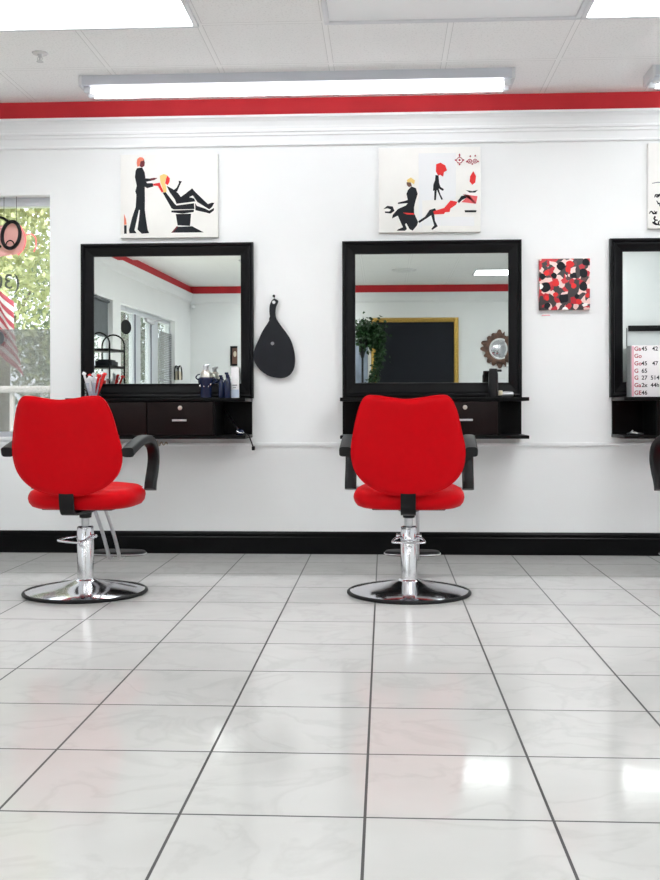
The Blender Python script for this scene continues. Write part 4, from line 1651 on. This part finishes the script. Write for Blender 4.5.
# ------------------------------------------------------------------ the room behind, as the mirrors show it
# gold framed dark board
a, c_ = mirrored(371, 318, Y=YF), mirrored(458.5, 318, Y=YF)
z1 = a.z
t = thing('framed_board', 'large dark board in gold frame, reflected in middle mirror', 'framed board', ((a.x + c_.x) / 2, YF, 0.75))
w = (c_.x - a.x) / 2
h = z1 - 0.75
b = B()
rect_frame(b, -w, w, 0, h, 0, [(0, 0), (0, 0.02), (0.012, 0.045), (0.03, 0.05), (0.05, 0.035), (0.06, 0.038), (0.07, 0.025), (0.07, 0)], out=1)
b.done('gold_frame', M['gold'], t, smooth=False)
b = B()
b.box(-w + 0.06, w - 0.06, 0.005, 0.015, 0.06, h - 0.06)
b.done('board', M['slate'], t, smooth=False)
# plant on a tall stand
pq = mirrored(362.5, 345, Y=YF + 0.62)
t = thing('potted_plant', 'trailing green plant in tall black stand beside gold framed board', 'plant', (pq.x, YF + 0.62, 0))
PZ = mirrored(362, 340, Y=YF + 0.62).z
b = B()
b.lathe([(0.02, PZ - 0.26), (0.05, PZ - 0.14), (0.10, PZ), (0.09, PZ), (0.02, PZ - 0.05)], 20)
b.done('cone_pot', M['plastic'], t)
b = B()
b.tube([(0, 0, 0.02), (0, 0, PZ - 0.25)], 0.016, 12)
b.lathe([(0.16, 0), (0.16, 0.015), (0.02, 0.035)], 28)
b.done('stand', M['plastic'], t)
rn = random.Random(21)
bm = bmesh.new()


def leaf(o, d, L_, rn):
    s_ = d.orthogonal().normalized()
    s_.rotate(Matrix.Rotation(rn.random() * 6.28, 3, d))
    up = d.cross(s_) * L_ * 0.1
    bm.faces.new([bm.verts.new(q_) for q_ in (o, o + d * L_ * 0.45 + s_ * L_ * 0.33 + up, o + d * L_, o + d * L_ * 0.45 - s_ * L_ * 0.33 + up)])


for i in range(1300):
    o = Vector((rn.gauss(0.07, 0.10), rn.gauss(0, 0.09), PZ + 0.08 + rn.gauss(0, 0.095)))
    d = Vector((rn.gauss(0, 1), rn.gauss(0, 1), rn.gauss(0, 1))).normalized()
    leaf(o, d, 0.07, rn)
for i in range(700):                       # trailing strands over the frame
    u = rn.random()
    o = Vector((0.20 + 0.05 * math.sin(u * 7) + rn.gauss(0, 0.035), rn.gauss(-0.12, 0.04), PZ + 0.05 - u * 0.95))
    d = Vector((rn.gauss(0, 1), rn.gauss(0, 1), rn.gauss(-0.8, 1))).normalized()
    leaf(o, d, 0.06, rn)
me = bpy.data.meshes.new('leaves')
bm.to_mesh(me)
bm.free()
me.materials.append(M['leaf'])
o = bpy.data.objects.new('leaves', me)
COL.objects.link(o)
o.parent = t
# grey blue poster left of the board
a, c_ = mirrored(352, 342, Y=YF), mirrored(368.5, 342, Y=YF)
b = B()
b.box(a.x, c_.x - 0.01, YF, YF + 0.012, 1.0, a.z, 0.002)
o = b.done('poster', M['greyblue'])
tag(o, 'grey blue poster behind the plant stand, reflected in middle mirror', 'poster')
# petal mirror
q = mirrored(499.5, 349, Y=YF)
t = thing('petal_mirror', 'round mirror ringed with brown petals, reflected in middle mirror', 'mirror', (q.x, YF, q.z))
rn = random.Random(3)
b = B()
for lay, (n_, r0, r1, dy) in enumerate(((16, 0.14, 0.285, 0.012), (16, 0.13, 0.235, 0.028))):
    for i in range(n_):
        a = 2 * PI * (i + lay * 0.5) / n_ + rn.uniform(-0.06, 0.06)
        rr = r1 * rn.uniform(0.9, 1.05)
        wv = 0.05 * rn.uniform(0.8, 1.2)
        e1, e2 = Vector((math.cos(a), 0, math.sin(a))), Vector((-math.sin(a), 0, math.cos(a)))
        mid = (r0 + rr) / 2
        pl = [e1 * r0 - e2 * wv * 0.5, e1 * mid - e2 * wv, e1 * rr * 0.97 - e2 * wv * 0.4, e1 * rr, e1 * rr * 0.97 + e2 * wv * 0.4, e1 * mid + e2 * wv, e1 * r0 + e2 * wv * 0.5]
        b.prism([(v_.x, v_.z) for v_ in pl], lambda u, v, d: (u, d, v), dy, dy + 0.012 + 0.01 * rn.random())
b.done('petal_ring', M['petal'], t, smooth=False)
b = B()
b.lathe([(0.155, 0.0), (0.16, 0.05), (0.145, 0.062), (0.135, 0.058)], 40, mx=Matrix.Rotation(-PI / 2, 4, 'X'), cap0=False, cap1=False)
b.done('rim', M['whiteplastic'], t)
b = B()
b.lathe([(0.14, 0.05), (0.10, 0.058), (0.05, 0.062), (0.005, 0.063)], 40, mx=Matrix.Rotation(-PI / 2, 4, 'X'))
b.done('mirror_glass', M['chrome'], t)
# small shelf with red card
q = mirrored(501, 378.5, Y=YF)
t = thing('wall_shelf', 'small white shelf under the petal mirror', 'shelf', (q.x, YF, q.z - 0.12))
b = B()
b.box(-0.13, 0.13, 0, 0.14, 0, 0.025, 0.003)
b.done('board', M['whiteplastic'], t)
b = B()
b.box(-0.10, -0.085, 0, 0.10, -0.08, 0)
b.box(0.085, 0.10, 0, 0.10, -0.08, 0)
b.done('bracket', M['whiteplastic'], t)
b = B()
b.box(-0.06, 0.06, -0.03, 0.03, 0, 0.10, 0.003)
o = b.done('gift_box', M['whiteplastic'], loc=(q.x, YF + 0.07, q.z - 0.095))
tag(o, 'small white box with red band on shelf under petal mirror', 'box')
b = B()
b.box(-0.061, 0.061, -0.031, 0.031, 0.045, 0.075)
b.done('red_band', M['inkred'], o, smooth=False)
# small dark picture, far corner of the left mirror
q = mirrored(235, 356, Y=YF)
t = thing('small_picture', 'small dark framed picture reflected near right edge of left mirror', 'picture', (q.x, YF, q.z))
b = B()
rect_frame(b, -0.07, 0.07, -0.15, 0.15, 0, [(0, 0), (0, 0.02), (0.02, 0.02), (0.03, 0.012), (0.03, 0)], out=1)
b.done('frame', M['plastic'], t, smooth=False)
b = B()
b.box(-0.045, 0.045, 0.002, 0.008, -0.125, 0.125)
b.done('print', M['inkbrown'], t, smooth=False)
b = B()
b.ball((0.0, 0.008, 0.03), (0.025, 0.002, 0.045), 2)
b.done('cream_figure', M['cream'], t)
# corner sensor
q = mirrored(192, 307, Y=YF + 0.05)
b = B()
b.lathe([(0.03, 0), (0.035, 0.02), (0.03, 0.05), (0.01, 0.06)], 18, mx=Matrix.Rotation(-PI / 2, 4, 'X'))
b.box(-0.02, 0.02, -0.05, 0, -0.02, 0.02)
o = b.done('alarm_sensor', M['whiteplastic'], loc=(q.x + 0.02, YF + 0.05, q.z))
tag(o, 'small white alarm sensor high in the far corner, reflected in left mirror', 'sensor')
# bag hanging on the glazed wall, near the far corner
yb_ = skewed(179, -0.05)
zp = mirrored(179, 381, Y=yb_).z
t = thing('handbag', 'small cream bag with black arched handles hanging past the glazed door', 'bag', TURN @ Vector((XL + 0.040, yb_, zp)), SKEW)
b = B()
b.rings([[(0.035 * s_ * math.sin(a), 0.10 * s_ * math.copysign(abs(math.cos(a)) ** 0.6, math.cos(a)), z) for a in [2 * PI * i / 24 for i in range(24)]]
         for s_, z in ((0.8, 0), (0.95, 0.01), (1.0, 0.06), (0.85, 0.13), (0.7, 0.14))])
b.done('bag_body', M['cream'], t)
for x in (-0.026, 0.026):
    b = B()
    b.tube(spline([(x, -0.10, 0.01), (x, -0.105, 0.13), (x, -0.06, 0.20), (x, 0, 0.215), (x, 0.06, 0.20), (x, 0.105, 0.13), (x, 0.10, 0.01)], 6), 0.011, 8)
    b.done('handle', M['plastic'], t)
b = B()
b.tube(spline([(-0.042, 0, 0.20), (0.0, 0, 0.196), (0.034, 0, 0.198), (0.040, 0, 0.215)], 4), 0.006, 8)
o = b.done('wall_hook', M['steel'], loc=TURN @ Vector((XL + 0.040, yb_, zp)))
o.rotation_euler = (0, 0, SKEW)
tag(o, 'metal hook holding the small cream bag, reflected in left mirror', 'hook')
# black wire etagere by the side window
cb, ca = mirrored(113.2, 350, Y=2 * YM - 10.2), mirrored(98, 350, Y=2 * YM - 9.86)
t = thing('wire_rack', 'black arched wire rack with shelves, reflected in left mirror', 'rack', (0, 0, 0))
za = mirrored(113, 335, Y=cb.y).z
b = B()
for c_, nm in ((ca, 'a'), (cb, 'b')):
    b = B()
    hw = 0.112
    pts = [(c_.x - hw, c_.y, 0.0), (c_.x - hw, c_.y, za - 0.2)]
    for i in range(1, 12):
        a = PI - PI * i / 12
        pts.append((c_.x + hw * math.cos(a), c_.y, za - hw + hw * math.sin(a)))
    pts[1] = (c_.x - hw, c_.y, za - hw)
    pts += [(c_.x + hw, c_.y, za - hw), (c_.x + hw, c_.y, 0.0)]
    b.tube(pts, 0.0085, 8)
    b.done('arch_frame', M['plastic'], t)
for px_z, tilt in ((351.5, 0), (368, 0.0), (392, 0.0)):
    z = mirrored(113, px_z, Y=cb.y).z if px_z < 390 else 0.6
    b = B()
    c_ = (ca + cb) / 2
    b.prism([(ca.x - 0.11, ca.y), (ca.x + 0.11, ca.y), (cb.x + 0.11, cb.y), (cb.x - 0.11, cb.y)], lambda u, v, d: (u, v, d), z - 0.012, z + 0.012)
    b.done('shelf', M['plastic'], t, smooth=False)
# small black tray of goods on the rack
z = mirrored(113, 368, Y=cb.y).z + 0.012
c_ = (ca + cb) / 2
b = B()
mx = Matrix.Translation((c_.x - 0.0, c_.y, z)) @ Matrix.Rotation(0.0, 4, 'Y')
b.box(-0.09, 0.09, -0.13, 0.13, 0, 0.045, 0.008)
b.box(-0.07, 0.07, -0.11, 0.11, 0.045, 0.060, 0.004)
o = b.done('storage_tray', M['slate'], loc=(c_.x, c_.y, z + 0.001))
tag(o, 'dark tray on the lower shelf of the black wire rack', 'tray')
# black edged white board on the partition
b0, b1 = mirrored(625.5, 331, Y=PY1), mirrored(640, 366, Y=PY1)
t = thing('white_board', 'white board with thick black top edge, reflected in right mirror', 'board', (b0.x + 0.26, PY1, b1.z))
h = b0.z - b1.z
b = B()
b.box(-0.255, 0.255, 0, 0.015, 0, h + 0.02)
b.done('panel', M['whiteplastic'], t, smooth=False)
b = B()
b.box(-0.235, 0.262, 0.0, 0.04, h - 0.005, h + 0.055, 0.004)
b.box(-0.265, -0.25, 0, 0.03, 0, h + 0.03)
b.box(0.25, 0.262, 0, 0.03, 0, h)
b.done('black_edge', M['plastic'], t)

# ------------------------------------------------------------------ light
w_ = bpy.data.worlds.new('daylight')
sc.world = w_
w_.use_nodes = True
nt = w_.node_tree
bg = nt.nodes['Background']
bg.inputs['Color'].default_value = (0.86, 0.93, 1.0, 1)
bg.inputs['Strength'].default_value = 1.7
sd = bpy.data.lights.new('sun', 'SUN')
sd.energy = 11.0
sd.angle = R(2)
sd.color = (1, 0.95, 0.85)
so = bpy.data.objects.new('sun', sd)
COL.objects.link(so)
so.rotation_euler = Vector((0.62, 0.30, -0.62)).to_track_quat('-Z', 'Y').to_euler()
so.location = (0, -10, 12)

sc.view_settings.view_transform = 'Standard'
sc.view_settings.look = 'None'
sc.view_settings.gamma = 1
sc.view_settings.use_curve_mapping = False
sc.view_settings.exposure = 0.69
sc.cycles.use_denoising = True
sc.cycles.max_bounces = 10
sc.cycles.caustics_refractive = False
